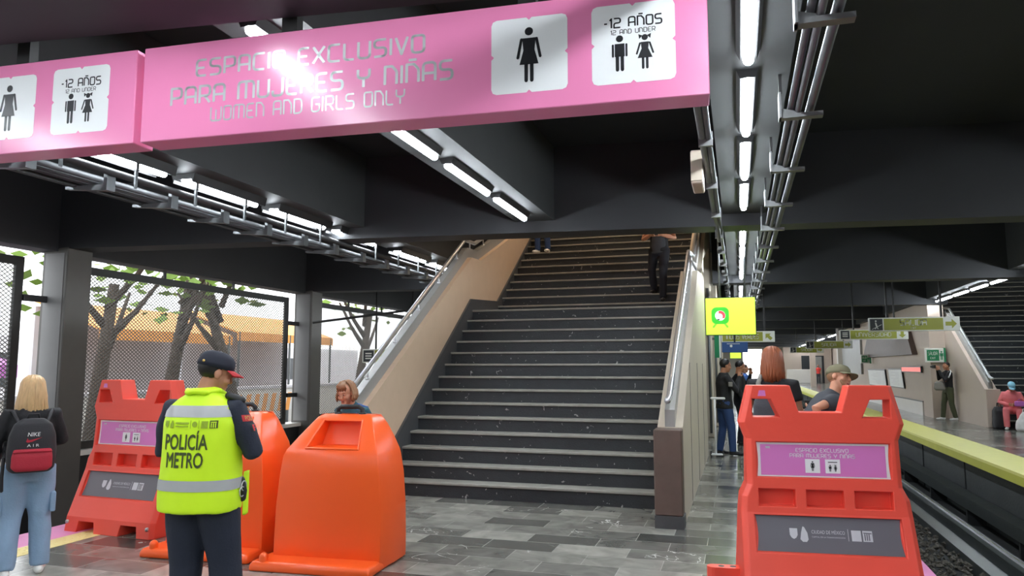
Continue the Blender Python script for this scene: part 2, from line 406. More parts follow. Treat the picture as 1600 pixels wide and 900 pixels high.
def girl_pic(bm, x, z, h, y):
    disc_xz(bm, x, z + .90 * h, .085 * h, y)
    for s in (-1, 1):
        poly_xz(bm, [(x + s * .06 * h, z + .95 * h), (x + s * .17 * h, z + 1.0 * h), (x + s * .15 * h, z + .86 * h)], y)
        line_xz(bm, (x + s * .13 * h, z + .74 * h), (x + s * .22 * h, z + .45 * h), .05 * h, y)
        line_xz(bm, (x + s * .055 * h, z + .32 * h), (x + s * .055 * h, z + .04 * h), .07 * h, y)
    poly_xz(bm, [(x - .11 * h, z + .77 * h), (x + .11 * h, z + .77 * h), (x + .09 * h, z + .58 * h), (x + .20 * h, z + .32 * h), (x - .20 * h, z + .32 * h), (x - .09 * h, z + .58 * h)], y)
def tile_pic(bm, x, z, s, y, notch=.035):   # white tile with rounded corners and a small notch in each side
    r, h, k = s * .07, s / 2, s * notch
    pts = []
    for cx, cz, a0 in ((1, 1, 0), (-1, 1, 90), (-1, -1, 180), (1, -1, 270)):
        for a in (0, 45, 90):
            t = math.radians(a0 + a); pts.append((x + cx * (h - r) + r * math.cos(t), z + cz * (h - r) + r * math.sin(t)))
        nx, nz = {0: (0, 1), 90: (-1, 0), 180: (0, -1), 270: (1, 0)}[a0]
        tx, tz = -nz, nx
        for q, dd in ((-k, 0), (0, k), (k, 0)): pts.append((x + nx * (h - dd) + tx * q, z + nz * (h - dd) + tz * q))
    poly_xz(bm, pts, y)

# ================================================================== SETTING
# platform slab between the two pits
struct('floor', BX(-5.70, .86, -6, 78, -.35, 0), 'floor')
for nm, x0, x1, y0, y1, m in (('trim_1', -6.42, -5.96, -6, 16, 'pinkfloor'), ('trim_2', -5.96, -5.70, -6, 78, 'tactile'), ('trim_3', .86, 1.36, -6, 6.95, 'pinkfloor'), ('trim_4', .86, 1.36, 6.95, 78, 'yellow'), ('trim_5', -6.42, -5.96, 16, 78, 'yellow')):
    struct(nm, BX(x0, x1, y0, y1, -.35, .003), m)
b = NB()     # raised studs of the tactile strip near the barrier
for i in range(3):
    for j in range(70): ellipsoid(b, (-5.90 + i * .075, 3.6 + j * .075, .003), (.017, .017, .005), u=6, v=4)
tag(obj('tactile_studs', b, 'tactile'), None, None, kind='structure')
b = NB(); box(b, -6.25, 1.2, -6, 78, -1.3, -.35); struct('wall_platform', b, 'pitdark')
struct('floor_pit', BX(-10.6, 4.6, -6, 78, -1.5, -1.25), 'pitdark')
# opposite platform
struct('floor_opposite', BX(4.62, 14, -6, 78, -.3, 0), 'floor')
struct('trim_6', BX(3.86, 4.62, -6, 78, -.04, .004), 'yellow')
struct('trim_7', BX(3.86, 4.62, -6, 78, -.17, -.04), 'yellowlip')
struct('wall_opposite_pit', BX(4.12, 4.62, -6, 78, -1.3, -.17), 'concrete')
b = NB()
for k in range(24): box(b, 4.10, 4.13, -4 + k * 3.4, -3.96 + k * 3.4, -1.25, -.2)
struct('trim_8', b, 'pitdark')
# ceiling with the stairwell opening
for q, (x0, x1, y0, y1) in enumerate(((-11, -4.45, -6, 78), (-4.45, -.5, -6, 10.75), (-4.45, -.5, 17, 78), (-.5, 14, -6, 19.5), (-.5, 6.0, 19.5, 78), (10.5, 14, 19.5, 78), (6.0, 10.5, 33, 78), (6, 10.5, 19.5, 24.5))): struct('ceiling_%d' % (q + 1), BX(x0, x1, y0, y1, 4.6, 4.9), 'ceiling')
SK = .11
def by(k, x): return 8.9 + 6.97 * k + SK * (x + 10)
n = 0
for k in range(-2, 10):
    segs = [(-10.6, 14)]
    if k == 1: segs = [(-10.6, -4.45), (-.5, 14)]
    if k in (2, 3): segs = [(-10.6, 6.0), (10.5, 14)]
    for x0, x1 in segs:
        b = NB(); z1 = 4.62
        prism(b, [(x0, by(k, x0)), (x1, by(k, x1)), (x1, by(k, x1) + .45), (x0, by(k, x0) + .45)], 'z', 3.40, z1)
        n += 1; struct('ceiling_beam_%d' % n, b, 'beam')
for x, y1 in ((.13, 78), (-2.64, 10.0), (-5.4, 78), (5.7, 78), (8.4, 22)):
    n += 1; struct('ceiling_beam_%d' % n, BX(x - .27, x + .27, -6, y1, 3.56, 4.62), 'litbeam')
n += 1; struct('ceiling_beam_%d' % n, BX(-2.91, -2.37, 17.2, 78, 3.56, 4.62), 'beam')
struct('wall_beam_left', BX(-10.6, -10.2, -6, 78, 3.36, 4.62), 'beam')
# outer walls
struct('wall_left_lower', BX(-10.62, -10.28, -6, 78, -1.3, .12), 'black')
struct('trim_9', BX(-10.62, -10.22, -6, 78, .12, .2), 'oppwhite')
struct('wall_back', BX(-11, 14, -6.3, -6, -1.3, 4.9), 'farwall')
struct('wall_right', BX(14, 14.3, -6, 78, -.3, 4.9), 'farwall')
b = NB(); box(b, -11, .45, 78, 78.3, -1.3, 4.9); box(b, 2.3, 14, 78, 78.3, -1.3, 4.9); box(b, .45, 2.3, 78, 78.3, 3.3, 4.9)
struct('wall_far', b, 'farwall')
struct('wall_right_side', BX(8.6, 8.9, 45, 78, 0, 4.7), 'oppwall')
# upper lobby over the stairwells
b = NB()
box(b, -4.9, -4.45, 10.6, 22, 4.9, 7.8); box(b, -.5, -.05, 10.6, 22, 4.9, 7.8); box(b, -4.9, -.05, 22, 22.3, 4.9, 7.8); box(b, -4.9, -.05, 10.3, 10.6, 4.9, 7.8); box(b, -4.9, -.05, 10.3, 22.3, 7.8, 8.1)
struct('wall_stairwell', b, 'wallcream')
b = NB(); box(b, 5.7, 6.0, 24.3, 36, 4.9, 8); box(b, 10.5, 10.8, 24.3, 36, 4.9, 8); box(b, 5.7, 10.8, 36, 36.3, 4.9, 8); box(b, 5.7, 10.8, 24, 24.3, 4.9, 8); box(b, 5.7, 10.8, 24, 36.3, 8, 8.3)
struct('wall_stairwell_opposite', b, 'wallcream')

# columns along the track wall
def column(k, label):
    y = by(k, -10)
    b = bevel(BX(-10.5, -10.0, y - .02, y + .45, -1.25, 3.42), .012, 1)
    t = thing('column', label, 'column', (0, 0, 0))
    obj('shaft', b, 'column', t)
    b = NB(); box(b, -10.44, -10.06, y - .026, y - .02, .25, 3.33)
    obj('daylit_side', b, 'coldaylit', t)  # paler sheet paints the daylight on the column's near side
for k, l in ((-1, 'dark grey square column standing just beyond the left edge of the photo'), (0, 'dark grey square column left of the red barrier at the track wall'), (1, 'dark grey column at the wall behind the policeman with a diagonal pipe'), (2, 'far dark column at the track wall hidden by the stair rail')): column(k, l)

# mesh screens
def mesh_screen(k, label):
    y0 = by(k, -10) + .46; y1 = by(k + 1, -10) - .42; z0, z1 = .2, 3.22; x = -10.42
    t = thing('mesh_screen', label, 'metal screen', (x, y0, z0), 0, 'mesh screens along the track wall')
    L, H = y1 - y0, z1 - z0; fw = .13
    b = NB()
    for a in ((0, L, 0, fw), (0, L, H - fw, H), (0, fw, fw, H - fw), (L - fw, L, fw, H - fw)): box(b, -.03, .03, a[0], a[1], a[2], a[3])
    obj('frame', b, 'blackframe', t)
    b = NB(); p = .085; hh = H - 2 * fw; ll = L - 2 * fw; tw = .0075; sl = .75
    for s in (1, -1):     # expanded metal: two sets of slanted strands
        i = -int(hh / sl / p) - 1
        while i * p < ll + hh / sl:
            ya = i * p; pts = []
            for (yy, zz) in ((ya, 0), (ya + hh / sl, hh)):
                pts.append([yy, zz])
            (ya_, za_), (yb_, zb_) = pts
            if ya_ < 0: za_ = -ya_ * sl; ya_ = 0
            if yb_ > ll: zb_ -= (yb_ - ll) * sl; yb_ = ll
            i += 1
            if za_ >= hh or zb_ <= 0 or yb_ - ya_ < .01: continue
            if s < 0: ya_, yb_ = ll - ya_, ll - yb_
            dx = .003 * s
            vs = [b.verts.new((xx, yy + fw, zz + fw)) for xx, yy, zz in ((-.004 + dx, ya_, za_ - tw), (-.004 + dx, yb_, zb_ - tw), (-.004 + dx, yb_, zb_ + tw), (-.004 + dx, ya_, za_ + tw), (.004 + dx, ya_, za_ - tw), (.004 + dx, yb_, zb_ - tw), (.004 + dx, yb_, zb_ + tw), (.004 + dx, ya_, za_ + tw))]
            for f in ((0, 1, 2, 3), (7, 6, 5, 4), (0, 4, 5, 1), (3, 2, 6, 7)): b.faces.new([vs[q] for q in f])
    obj('expanded_mesh', b, 'mesh', t)
    for zz in (.62, 2.35):
        obj('hinge', bevel(BX(.0, .07, L, L + .42, zz, zz + .1), .008, 1), 'black', t)
    for q in (.33, .66): obj('top_spacer', BX(-.02, .02, L * q, L * q + .05, H, H + .18), 'blackframe', t)
    return t
mesh_screen(-1, 'black framed mesh screen at the left edge behind the backpack woman')
mesh_screen(0, 'large black framed mesh screen behind the policeman and left red barrier')
mesh_screen(1, 'distant black framed mesh screen seen beside the stair railing')
mesh_screen(2, 'mesh screen hidden far behind the stair flight')
mesh_screen(-2, 'mesh screen beyond the left edge of the photo')

# ------------------------------------------------------------------ staircase
ST = []
for i in range(1, 29):
    ST.append((8.35 + .236 * (i - 1) if i <= 14 else 12.78 + .25 * (i - 15), .177 * i))
def stairs(name, label, loc, x0, x1, hidden_nosing=False):
    t = thing(name, label, 'staircase', loc)
    ps = pn = None
    for i, (y, z) in enumerate(ST):
        y2 = ST[i + 1][0] if i + 1 < len(ST) else y + .6
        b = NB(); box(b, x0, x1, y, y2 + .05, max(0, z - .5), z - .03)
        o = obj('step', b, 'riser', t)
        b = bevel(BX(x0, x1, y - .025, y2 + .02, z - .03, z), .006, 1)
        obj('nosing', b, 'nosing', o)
    return t
stairs('staircase', 'wide dark stone staircase rising in the middle of the platform', (0, 0, 0), -4.2, -.8)
def parapet(name, label, x0, x1, face, loc=(0, 0, 0), top=None, foot=None, inner=True, sx=1):
    """top/foot: outlines in (y,z); low wall beside the flight with cap strip, hand rail and brackets"""
    t = thing(name, label, 'stair parapet', loc)
    poly = list(foot) + list(reversed(top))
    obj('wall_panel', PR(poly, 'x', x0, x1), face, t)
    cap = [(y, z) for y, z in top] + [(y, z + .17) for y, z in reversed(top)]
    xm = (x0 + x1) / 2
    obj('cap_strip', PR(cap, 'x', xm - .05, xm + .05), 'glassgrey', t)
    rail = [(xm, y, z + .30) for y, z in top]
    b = NB(); rp = [rail[0]]
    tube(b, [(xm, top[0][0] - .22, top[0][1] + .27)] + rail, .032, 12, round_caps=True)
    hr = obj('handrail', b, 'steel', t, True)
    for (ya, za), (yb, zb) in zip(top, top[1:]):
        L = math.hypot(yb - ya, zb - za); m = max(1, int(L / .75))
        for q in range(m):
            f = (q + .5) / m; y = ya + (yb - ya) * f; z = za + (zb - za) * f
            b = NB(); tube(b, [(xm, y, z + .12), (xm, y, z + .29)], .014, 8); tube(b, [(xm, y, z + .15), (xm, y, z + .18)], .028, 8)
            obj('bracket', b, 'steel', hr, True)
    return t
TOPL = [(7.75, 1.0), (11.42, 3.36), (11.9, 3.38), (14.6, 4.45), (16.8, 5.9)]
TOPR = [(7.62, .95), (11.42, 3.0), (12.6, 3.1), (15.2, 4.35), (16.8, 5.3)]
pl = parapet('stair_parapet', 'beige parapet wall with steel handrail on the left side of the staircase', -4.45, -4.2, 'wallbeige', top=TOPL, foot=[(7.75, .0), (16.8, .0)])
sk = [(8.2, .0), (8.2, .35), (11.35, 2.66), (12.75, 2.74), (16, 4.95), (16, 4.4), (12.8, 2.3), (11.4, 2.3), (8.5, 0)]
obj('skirting', PR(sk, 'x', -4.2, -4.17), 'skirt', pl)
pr_ = parapet('stair_parapet', 'cream parapet wall with steel handrail on the right side of the staircase', -.8, -.55, 'wallcream', top=TOPR, foot=[(7.62, .0), (13.6, .0), (13.6, 3.5), (16.8, 4.2)])
b = bevel(BX(-.82, -.55, 7.40, 7.62, .12, .94), .01, 1); obj('newel', b, 'brownstone', pr_)
obj('newel_plinth', BX(-.82, -.54, 7.39, 7.62, 0, .12), 'skirt', pr_)
for yy in (8.9, 10.5, 12.1): obj('panel_joint', BX(-.552, -.546, yy, yy + .012, .02, 1.6), 'skirt', pr_)
# opposite staircase
st2 = stairs('staircase', 'distant dark staircase on the opposite platform behind the seated woman', (10.5 - 3.3, 13.6, 0), -.85, 3.28)
TOP2 = [(21.9, .98), (25.3, 3.0), (26.2, 3.1), (30.2, 5.3)]
p2 = parapet('stair_parapet', 'beige parapet beside the distant staircase on the opposite platform', 6.05, 6.33, 'oppwall', top=TOP2, foot=[(21.9, 0), (30.2, 0)])
obj('newel', bevel(BX(6.03, 6.35, 21.7, 21.92, 0, .98), .01, 1), 'oppwall', p2)
struct('wall_opposite', BX(5.62, 6.05, 25.4, 45, 0, 4.6), 'oppwall')
struct('baseboard_opposite', BX(5.59, 5.62, 26.6, 45, 0, .42), 'oppwhite')
struct('trim_10', BX(5.60, 5.62, 26.6, 45, .42, .46), 'signdark')
struct('trim_11', PR([(27.0, 1.95), (37, 1.95), (35.4, 3.0), (28.0, 3.0)], 'x', 5.45, 5.62), 'brownstone')
struct('trim_12', PR([(38.2, 1.2), (44.5, 1.2), (44.5, 2.9), (38.2, 2.9)], 'x', 5.52, 5.62), 'glassgrey')
struct('column_opposite_1', BX(5.35, 5.8, 45, 45.5, 0, 4.6), 'oppwhite')
struct('column_opposite_2', BX(5.35, 5.75, 62, 62.5, 0, 4.6), 'oppwall')
# pillars past the stairs on this platform
for i, (x, y) in enumerate(((-.95, 17.0), (-.9, 20.2), (-.85, 23.5))):
    t = thing('pillar', ['pale pillar just beyond the stair parapet under the green screen', 'second pale pillar beyond the stair parapet behind the man in black', 'third pale pillar far beyond the stair parapet'][i], 'pillar', (x, y, 0))
    obj('shaft', bevel(BX(0, .4, 0, .4, 0, 4.6), .02, 1), 'wallcream', t)
    b = NB(); tube(b, [(.34, -.03, .1), (.34, -.03, 3.3)], .025, 8); obj('conduit', b, 'galv', t, True)
struct('wall_behind_stairs', BX(-4.4, -.95, 17.1, 17.4, 0, 4.6), 'farwall')

# ------------------------------------------------------------------ track
def rail_bar(name, label, x, prof, m, top=None):
    t = thing(name, label, 'rail', (x, -6, -1.25))
    obj('web', PR(prof, 'y', 0, 84), m, t)
    if top: obj('running_surface', BX(top[0], top[1], 0, 84, top[2], top[2] + .012), 'railtop', t)
    return t
iprof = [(-.13, 0), (.13, 0), (.13, .05), (.03, .08), (.03, .24), (.06, .27), (.06, .34), (-.06, .34), (-.06, .27), (-.03, .24), (-.03, .08), (-.13, .05)]
rail_bar('running_rail', 'polished steel running rail across the ballast nearest the opposite platform', 3.33, iprof, 'rail', (-.025, .02, .34))
rail_bar('running_rail', 'polished steel running rail nearest our platform edge', 1.95, iprof, 'rail', (-.02, .025, .34))
rail_bar('guide_bar', 'grey steel guide bar running along the opposite pit wall', 3.93, [(-.16, .30), (.0, .26), (.10, .28), (.10, .50), (0, .54), (-.16, .50)], 'rail')
rail_bar('wheel_track', 'dark flat steel wheel track beside the polished rail', 3.08, [(-.11, 0), (.11, 0), (.11, .17), (-.11, .17)], 'rail')
b = NB()
for k in range(60): box(b, 3.80, 4.1, -3 + k * 2.6, -2.95 + k * 2.6, -1.25, -.95)
tag(obj('guide_bar_insulators', b, 'pitdark'), None, None, kind='structure')
for x, l in ((-7.2, 'steel running rail in the left track pit nearest the platform'), (-8.7, 'steel running rail in the left track pit nearest the wall')): rail_bar('running_rail', l, x, iprof, 'rail', (-.025, .02, .34))
b = NB(); rnd = random.Random(3)
OCT = [V(q) for q in ((1, 0, 0), (-1, 0, 0), (0, 1, 0), (0, -1, 0), (0, 0, 1), (0, 0, -1))]
for k in range(5200):
    x = rnd.choice((rnd.uniform(1.36, 1.80), rnd.uniform(2.10, 2.95), rnd.uniform(2.10, 2.95), rnd.uniform(3.48, 3.62))); y = 7 + 20 * rnd.random() ** 1.7; sz = rnd.uniform(.025, .06)
    mx = Matrix.Translation((x, y, -1.25 + rnd.uniform(.01, .12))) @ Matrix.Rotation(rnd.random() * 6, 4, 'Z') @ Matrix.Rotation(rnd.random() * 3, 4, 'X') @ Matrix.Diagonal((sz, sz * rnd.uniform(.6, 1), sz * rnd.uniform(.5, .9), 1))
    vs = [b.verts.new(mx @ (q * rnd.uniform(.75, 1.2))) for q in OCT]
    for f in ((0, 2, 4), (2, 1, 4), (1, 3, 4), (3, 0, 4), (2, 0, 5), (1, 2, 5), (3, 1, 5), (0, 3, 5)): b.faces.new([vs[q] for q in f])
tag(obj('ballast_stones', b, 'ballast'), 'grey brown ballast stones between the rails', 'gravel', kind='stuff')

# ------------------------------------------------------------------ lamps
def lamp_proto(label, group, m='tube', hung=False, wide=.0):
    t = thing('ceiling_light', label, 'light', (0, 0, 0), 0, group)
    b = NB(); prism(b, [(-.075 - wide, .06), (-.05 - wide, .0 - wide * .5), (-.04 - wide, 0), (.04 + wide, 0), (.05 + wide, .0 - wide * .5), (.075 + wide, .06)], 'y', 0, 1.24); obj('housing', b, 'black', t)
    if hung:
        for q in (.25, 1.0): obj('hanger_rod', BX(-.01, .01, q - .01, q + .01, .06, 1.1), 'black', t)
    b = NB(); tube(b, [(0, .03, -.012), (0, 1.21, -.012)], .034, 10, round_caps=True); obj('tube', b, m, t, True)
    return t
def lamp_row(x, ys, labels, group, default, z=3.5, m='tube', rz=0, hung=False, wide=.0):
    p = None
    for i, y in enumerate(ys):
        o = lamp_proto('', group, m, hung, wide) if p is None else copy_tree(p)
        p = p or o
        o.location = (x, y, z); o.rotation_euler = (0, rz, 0); o['label'] = labels.get(i, default); o['group'] = group
def seq(a, b, p=1.5, gaps=()):
    out = []; y = a
    while y < b:
        if not any(g0 < y + .6 < g1 for g0, g1 in gaps): out.append(y)
        y += p
    return out
ysA = [-4.4, -2.9, -1.4, .1, 1.95, 3.53, 5.07, 6.58, 8.12] + [11.0 + 1.5 * i for i in range(3)] + [15.6] + [18.6 + 1.53 * i for i in range(36)]
lamp_row(.12, ysA, {5: 'bright tube light at the top of the photo right of the pink sign', 6: 'second bright tube light below the topmost one right of the pink sign', 7: 'third tube light of the row right of the pink sign', 8: 'tube light just before the dark cross beam in the central row', 9: 'tube light just after the dark cross beam in the central row'},
         'tube lights over our platform edge', 'small tube light further along the row above the green screen')
ysB = [-4.1, -2.6, -1.0, .4, 1.9, 3.43, 4.95, 6.46, 7.96]
lamp_row(-2.64, ysB, {5: 'tube light peeking over the top edge of the long pink sign', 6: 'slanting tube light directly below the long pink sign', 7: 'middle slanting tube light of the three below the pink sign', 8: 'slanting tube light nearest the stair cross beam'}, 'slanting tube lights above the staircase front', 'tube light overhead behind the pink sign')
ysC = [-4.3, -2.8, -1.3, .2, 1.7, 3.2, 4.72, 6.2, 7.72, 9.2] + [11.2 + 1.52 * i for i in range(40)]
lamp_row(-5.5, ysC, {6: 'tube light half behind the left pink sign above the cable tray', 7: 'tube light above the cable tray left of the stairs', 8: 'tube light near the middle of the cable tray', 9: 'tube light at the far end of the tray before the cross beam'}, 'tube lights above the left cable tray', 'small distant tube light above the cable tray by the stair rail', wide=.07)
ysD = [-2.5 + 1.53 * i for i in range(13)] + [18.35 + 1.55 * i for i in range(38)]
lamp_row(5.7, ysD, {13: 'largest tube light above the distant staircase at the right edge', 14: 'second tube light above the distant staircase', 15: 'third tube light above the distant staircase', 16: 'fourth tube light above the distant staircase'}, 'tube lights over the opposite platform', 'small tube light in the receding row over the opposite platform')
lamp_row(-6.35, [4.85, 6.35, 13.2, 14.7, 20.2, 21.7], {0: 'tube light showing under the left pink sign beside the wall beam'}, 'tube lights beside the mesh wall', 'tube light between the cable tray and the mesh wall', z=3.5, hung=True)
lamp_row(-2.5, [10.9, 12.6, 15.5], {}, 'lobby lights above the stairs', 'warm tube light in the lobby above the stairs', z=7.7, m='tubeup')
lamp_row(8.2, [24.9, 26.6], {}, 'added lights above the opposite stairs', 'unseen tube light added to brighten the opposite stairs', z=7.8)  # unseen lamps, added to brighten the opposite steps

# ================================================================== SIGNS
def strip_flat(name, fn, m, parent, label=None):
    b = NB(); fn(b); o = obj(name, b, m, parent)
    if label: o['label'] = label
    return o
def pink_pictos(t, xw, xk, off=0):
    a = NB(); tile_pic(a, xw, .272, .375, -.0012); o = obj('pictogram_tile', a, 'white', t)
    strip_flat('pictogram', lambda b: woman_pic(b, xw, .135, .275, -.0024), 'ink', o)
    a = NB(); tile_pic(a, xk, .278, .385, -.0012); o = obj('pictogram_tile', a, 'white', t)
    def kids(b):
        boy_pic(b, xk - .062, .145, .175, -.0024); girl_pic(b, xk + .054, .145, .17, -.0024)
        stext(b, '-12 AÑOS', xk, .358, .045, -.0024, width=.265, weight=.16); stext(b, '12 AND UNDER', xk, .324, .021, -.0024, width=.205, weight=.14)
    strip_flat('pictogram', kids, 'ink', o)
S_RZ = math.radians(3.2)
t = thing('hanging_sign', 'long pink hanging sign reading espacio exclusivo with silver letters', 'sign', (-3.13, 3.15, 2.77), S_RZ)
obj('panel', bevel(BX(.035, 3.05, 0, .16, 0, .535), .004, 1), 'pink', t)
def lets(b):
    stext(b, 'ESPACIO EXCLUSIVO', 1.028, .343, .088, -.0012, width=1.305); stext(b, 'PARA MUJERES Y NIÑAS', 1.027, .190, .094, -.0012, width=1.605)
    stext(b, 'WOMEN AND GIRLS ONLY', 1.027, .085, .075, -.0012, width=1.105, weight=.12)
strip_flat('lettering', lets, 'silver', t)
pink_pictos(t, 2.217, 2.712)
for x in (.85, 2.15): obj('hanger', BX(x, x + .09, .05, .11, .535, 1.84), 'blackframe', t)
t = thing('hanging_sign', 'shorter pink hanging sign cut off by the left edge of the photo', 'sign', (-3.13, 3.15, 2.77), S_RZ)
obj('panel', bevel(BX(-3.05, -.012, 0, .16, 0, .535), .004, 1), 'pink', t)
pink_pictos(t, -.875, -.377)
strip_flat('lettering', lambda b: (stext(b, 'ESPACIO EXCLUSIVO', -2.03, .343, .088, -.0012, width=1.305), stext(b, 'PARA MUJERES Y NIÑAS', -2.03, .190, .094, -.0012, width=1.605), stext(b, 'WOMEN AND GIRLS ONLY', -2.03, .085, .075, -.0012, width=1.105)), 'silver', t)
for x in (-2.2, -.9): obj('hanger', BX(x, x + .09, .05, .11, .535, 1.84), 'blackframe', t)

def screen(label, x0, x1, y, z0, z1, logo=True):
    w, h = x1 - x0, z1 - z0
    t = thing('video_screen', label, 'screen', (x0, y, z0))
    obj('casing', bevel(BX(0, w, .012, .09, 0, h), .008, 1), 'black', t)
    obj('display', BX(.012, w - .012, .004, .013, .012, h - .012), 'tv', t)
    if logo:
        cx, cz, r = .30 * w, .52 * h, .22 * h
        def body(b):
            pts = []
            for qx, qz, a0 in ((1, 1, 0), (-1, 1, 90), (-1, -1, 180), (1, -1, 270)):
                for k in range(6):
                    a = math.radians(a0 + k * 18); pts.append((cx + qx * r * .45 + r * .55 * math.cos(a), cz + qz * r * .45 + r * .55 * math.sin(a)))
            poly_xz(b, pts, .002)
        strip_flat('emblem', body, 'tvgreen', t)
        strip_flat('emblem_stand', lambda b: [line_xz(b, (cx + q * r * .45, cz - r * .9), (cx + q * r * .8, cz - r * 1.35), r * .2, .003) for q in (-1, 1)], 'tvlight', t)
        strip_flat('emblem_ball', lambda b: disc_xz(b, cx, cz, r * .6, .0012, 24), 'tvwhite', t)
        def band(b):
            pts = []
            for k in range(9): a = math.radians(-35 + k * 18); pts.append((cx + .58 * r * math.cos(a), cz + .58 * r * math.sin(a)))
            for k in range(9): a = math.radians(109 - k * 18); pts.append((cx - .08 * r + .36 * r * math.cos(a), cz - .10 * r + .36 * r * math.sin(a)))
            poly_xz(b, pts, .0006)
        strip_flat('emblem_band', band, 'tvred', t)
        strip_flat('emblem_base', lambda b: disc_xz(b, cx - .2 * r, cz - .47 * r, r * .16, .0003, 12, r * .08), 'tvdark', t)
    for q in ((.3, .8) if logo else (.55, .95)):
        b = NB(); tube(b, [(w * q, .05, h), (w * q, .05, 4.6 - z0)], .018, 8); obj('hanger', b, 'galv', t, True)
screen('lime green video screen with a round red and white emblem beside the stair parapet', -.54, .32, 13.5, 2.10, 2.77)
screen('small distant lime screen below the blue sign', -.27, .10, 26, 1.82, 2.03, False)

def arrow(b, cx, cz, s, d, y):
    P = [(-.5, .2), (.05, .2), (.05, .48), (.5, 0), (.05, -.48), (.05, -.2), (-.5, -.2)]
    R = {'r': lambda p: p, 'd': lambda p: (p[1], -p[0]), 'ul': lambda p: ((-p[0] - p[1]) * .7, (p[0] - p[1]) * .7)}[d]
    poly_xz(b, [(cx + R(p)[0] * s, cz + R(p)[1] * s) for p in P], y)
def olive_sign(label, x0, x1, y, z0, z1, text, sub, icon, arr, rz=0):
    w, h = x1 - x0, z1 - z0
    t = thing('direction_sign', label, 'sign', (x0, y, z0), rz)
    obj('panel', bevel(BX(0, w, 0, .1, 0, h), .006, 1), 'signwhite', t)
    e = .08 * h; ix = h if icon else e
    if icon:
        a = NB(); poly_xz(a, [(e, e), (h - e, e), (h - e, h - e), (e, h - e)], -.001); o = obj('icon_tile', a, 'signdark', t)
        def ic(b):
            if icon == 'stair':
                line_xz(b, (h * .46, h * .62), (h * .52, h * .35), h * .1, -.002); disc_xz(b, h * .47, h * .76, h * .06, -.002, 10)
                line_xz(b, (h * .52, h * .35), (h * .42, h * .2), h * .06, -.002); line_xz(b, (h * .52, h * .35), (h * .6, h * .2), h * .06, -.002)
                line_xz(b, (h * .2, h * .16), (h * .85, h * .5), h * .03, -.002)
            else:
                for q in (.32, .5, .68): line_xz(b, (h * .28, h * q), (h * .72, h * q), h * .09, -.002)
        strip_flat('icon', ic, 'signwhite', o)
    aw = h * 1.05 if arr else e
    strip_flat('colour_field', lambda b: poly_xz(b, [(ix, e), (w - aw, e), (w - aw, h - e), (ix, h - e)], -.001), 'olive', t)
    cx = (ix + w - aw) / 2; fw = (w - aw - ix)
    def tx(b):
        stext(b, text, cx, h * (.42 if sub else .3), h * .4, -.002, width=min(fw * .8, h * .4 * textw(text)))
        if sub: stext(b, sub, cx, h * .16, h * .13, -.002, width=min(fw * .3, h * .13 * textw(sub)), weight=.12)
    strip_flat('lettering', tx, 'signwhite', t)
    if arr: strip_flat('arrow', lambda b: arrow(b, w - aw / 2 - e * .3, h / 2, h * .72, arr, -.002), 'olive', t)
    for q in (.2, .8): obj('hanger', BX(w * q, w * q + .04, .03, .07, h, 4.62 - z0), 'blackframe', t)
olive_sign('olive sign reading Salida with right arrow nearest over the opposite platform', 2.96, 4.85, 19, 2.37, 2.69, 'SALIDA', 'EXIT', 'stair', 'r')
olive_sign('olive sign reading Universidad with a down arrow behind the nearest exit sign', 2.81, 4.58, 23, 2.32, 2.60, 'UNIVERSIDAD', None, 'train', 'd')
olive_sign('small olive Salida sign with arrow left of the Universidad sign', 2.63, 4.36, 32, 2.27, 2.58, 'SALIDA', None, 'stair', 'r')
olive_sign('smallest and farthest olive Salida sign of the row', 2.65, 4.31, 42, 2.28, 2.60, 'SALIDA', None, 'stair', 'r')
olive_sign('olive sign reading Indios Verdes under the lime green screen', -.36, .82, 18, 2.12, 2.37, 'INDIOS VERDES', None, None, 'ul')
olive_sign('olive sign reading Universidad seen through the left stair railing', -10.3, -8.4, 19, 1.66, 2.05, 'UNIVERSIDAD', None, 'train', None)
t = thing('blue_sign', 'dark blue hanging sign below the Indios Verdes sign', 'sign', (-.36, 17.9, 1.88))
obj('panel', bevel(BX(0, .58, .02, .1, 0, .24), .005, 1), 'blue', t)
strip_flat('lettering', lambda b: line_xz(b, (.12, .2), (.4, .2), .012, .018), 'signwhite', t); strip_flat('symbol', lambda b: disc_xz(b, .21, .15, .03, .018), 'signwhite', t)
obj('hanger', BX(.27, .31, .05, .08, .24, 2.72), 'blackframe', t)
t = thing('tall_sign', 'narrow dark green sign beside the blue sign on a pillar', 'sign', (-.50, 17.15, 1.75))
obj('panel', BX(0, .1, 0, .12, 0, .62), 'green', t)
obj('edge', BX(.1, .13, 0, .12, 0, .62), 'signwhite', t)
obj('bracket', BX(-.3, .0, .04, .08, .4, .45), 'galv', t)
def exit_box(label, x0, x1, y, z0, z1):
    w, h = x1 - x0, z1 - z0
    t = thing('exit_light_box', label, 'sign', (x0, y, z0))
    obj('box', bevel(BX(0, w, 0, .14, 0, h), .01, 1), 'signwhite', t)
    obj('side_panel', BX(w, w + .05, -.02, .16, -.01, h + .01), 'green', t)
    strip_flat('green_field', lambda b: poly_xz(b, [(.03, .05), (w * .74, .05), (w * .74, h - .05), (.03, h - .05)], -.001), 'green', t)
    strip_flat('lettering', lambda b: stext(b, 'SALIDA', w * .39, h * .52, h * .22, -.002, width=w * .5, weight=.16), 'signwhite', t)
    strip_flat('small_lettering', lambda b: stext(b, 'EXIT', w * .39, h * .24, h * .13, -.002, width=w * .28, weight=.16), 'signwhite', t)
    strip_flat('running_figure', lambda b: boy_pic(b, w * .87, h * .18, h * .62, -.002), 'green', t)
exit_box('green exit light box above the photographing person on the opposite wall', 5.46, 5.95, 25.2, 1.68, 2.11)
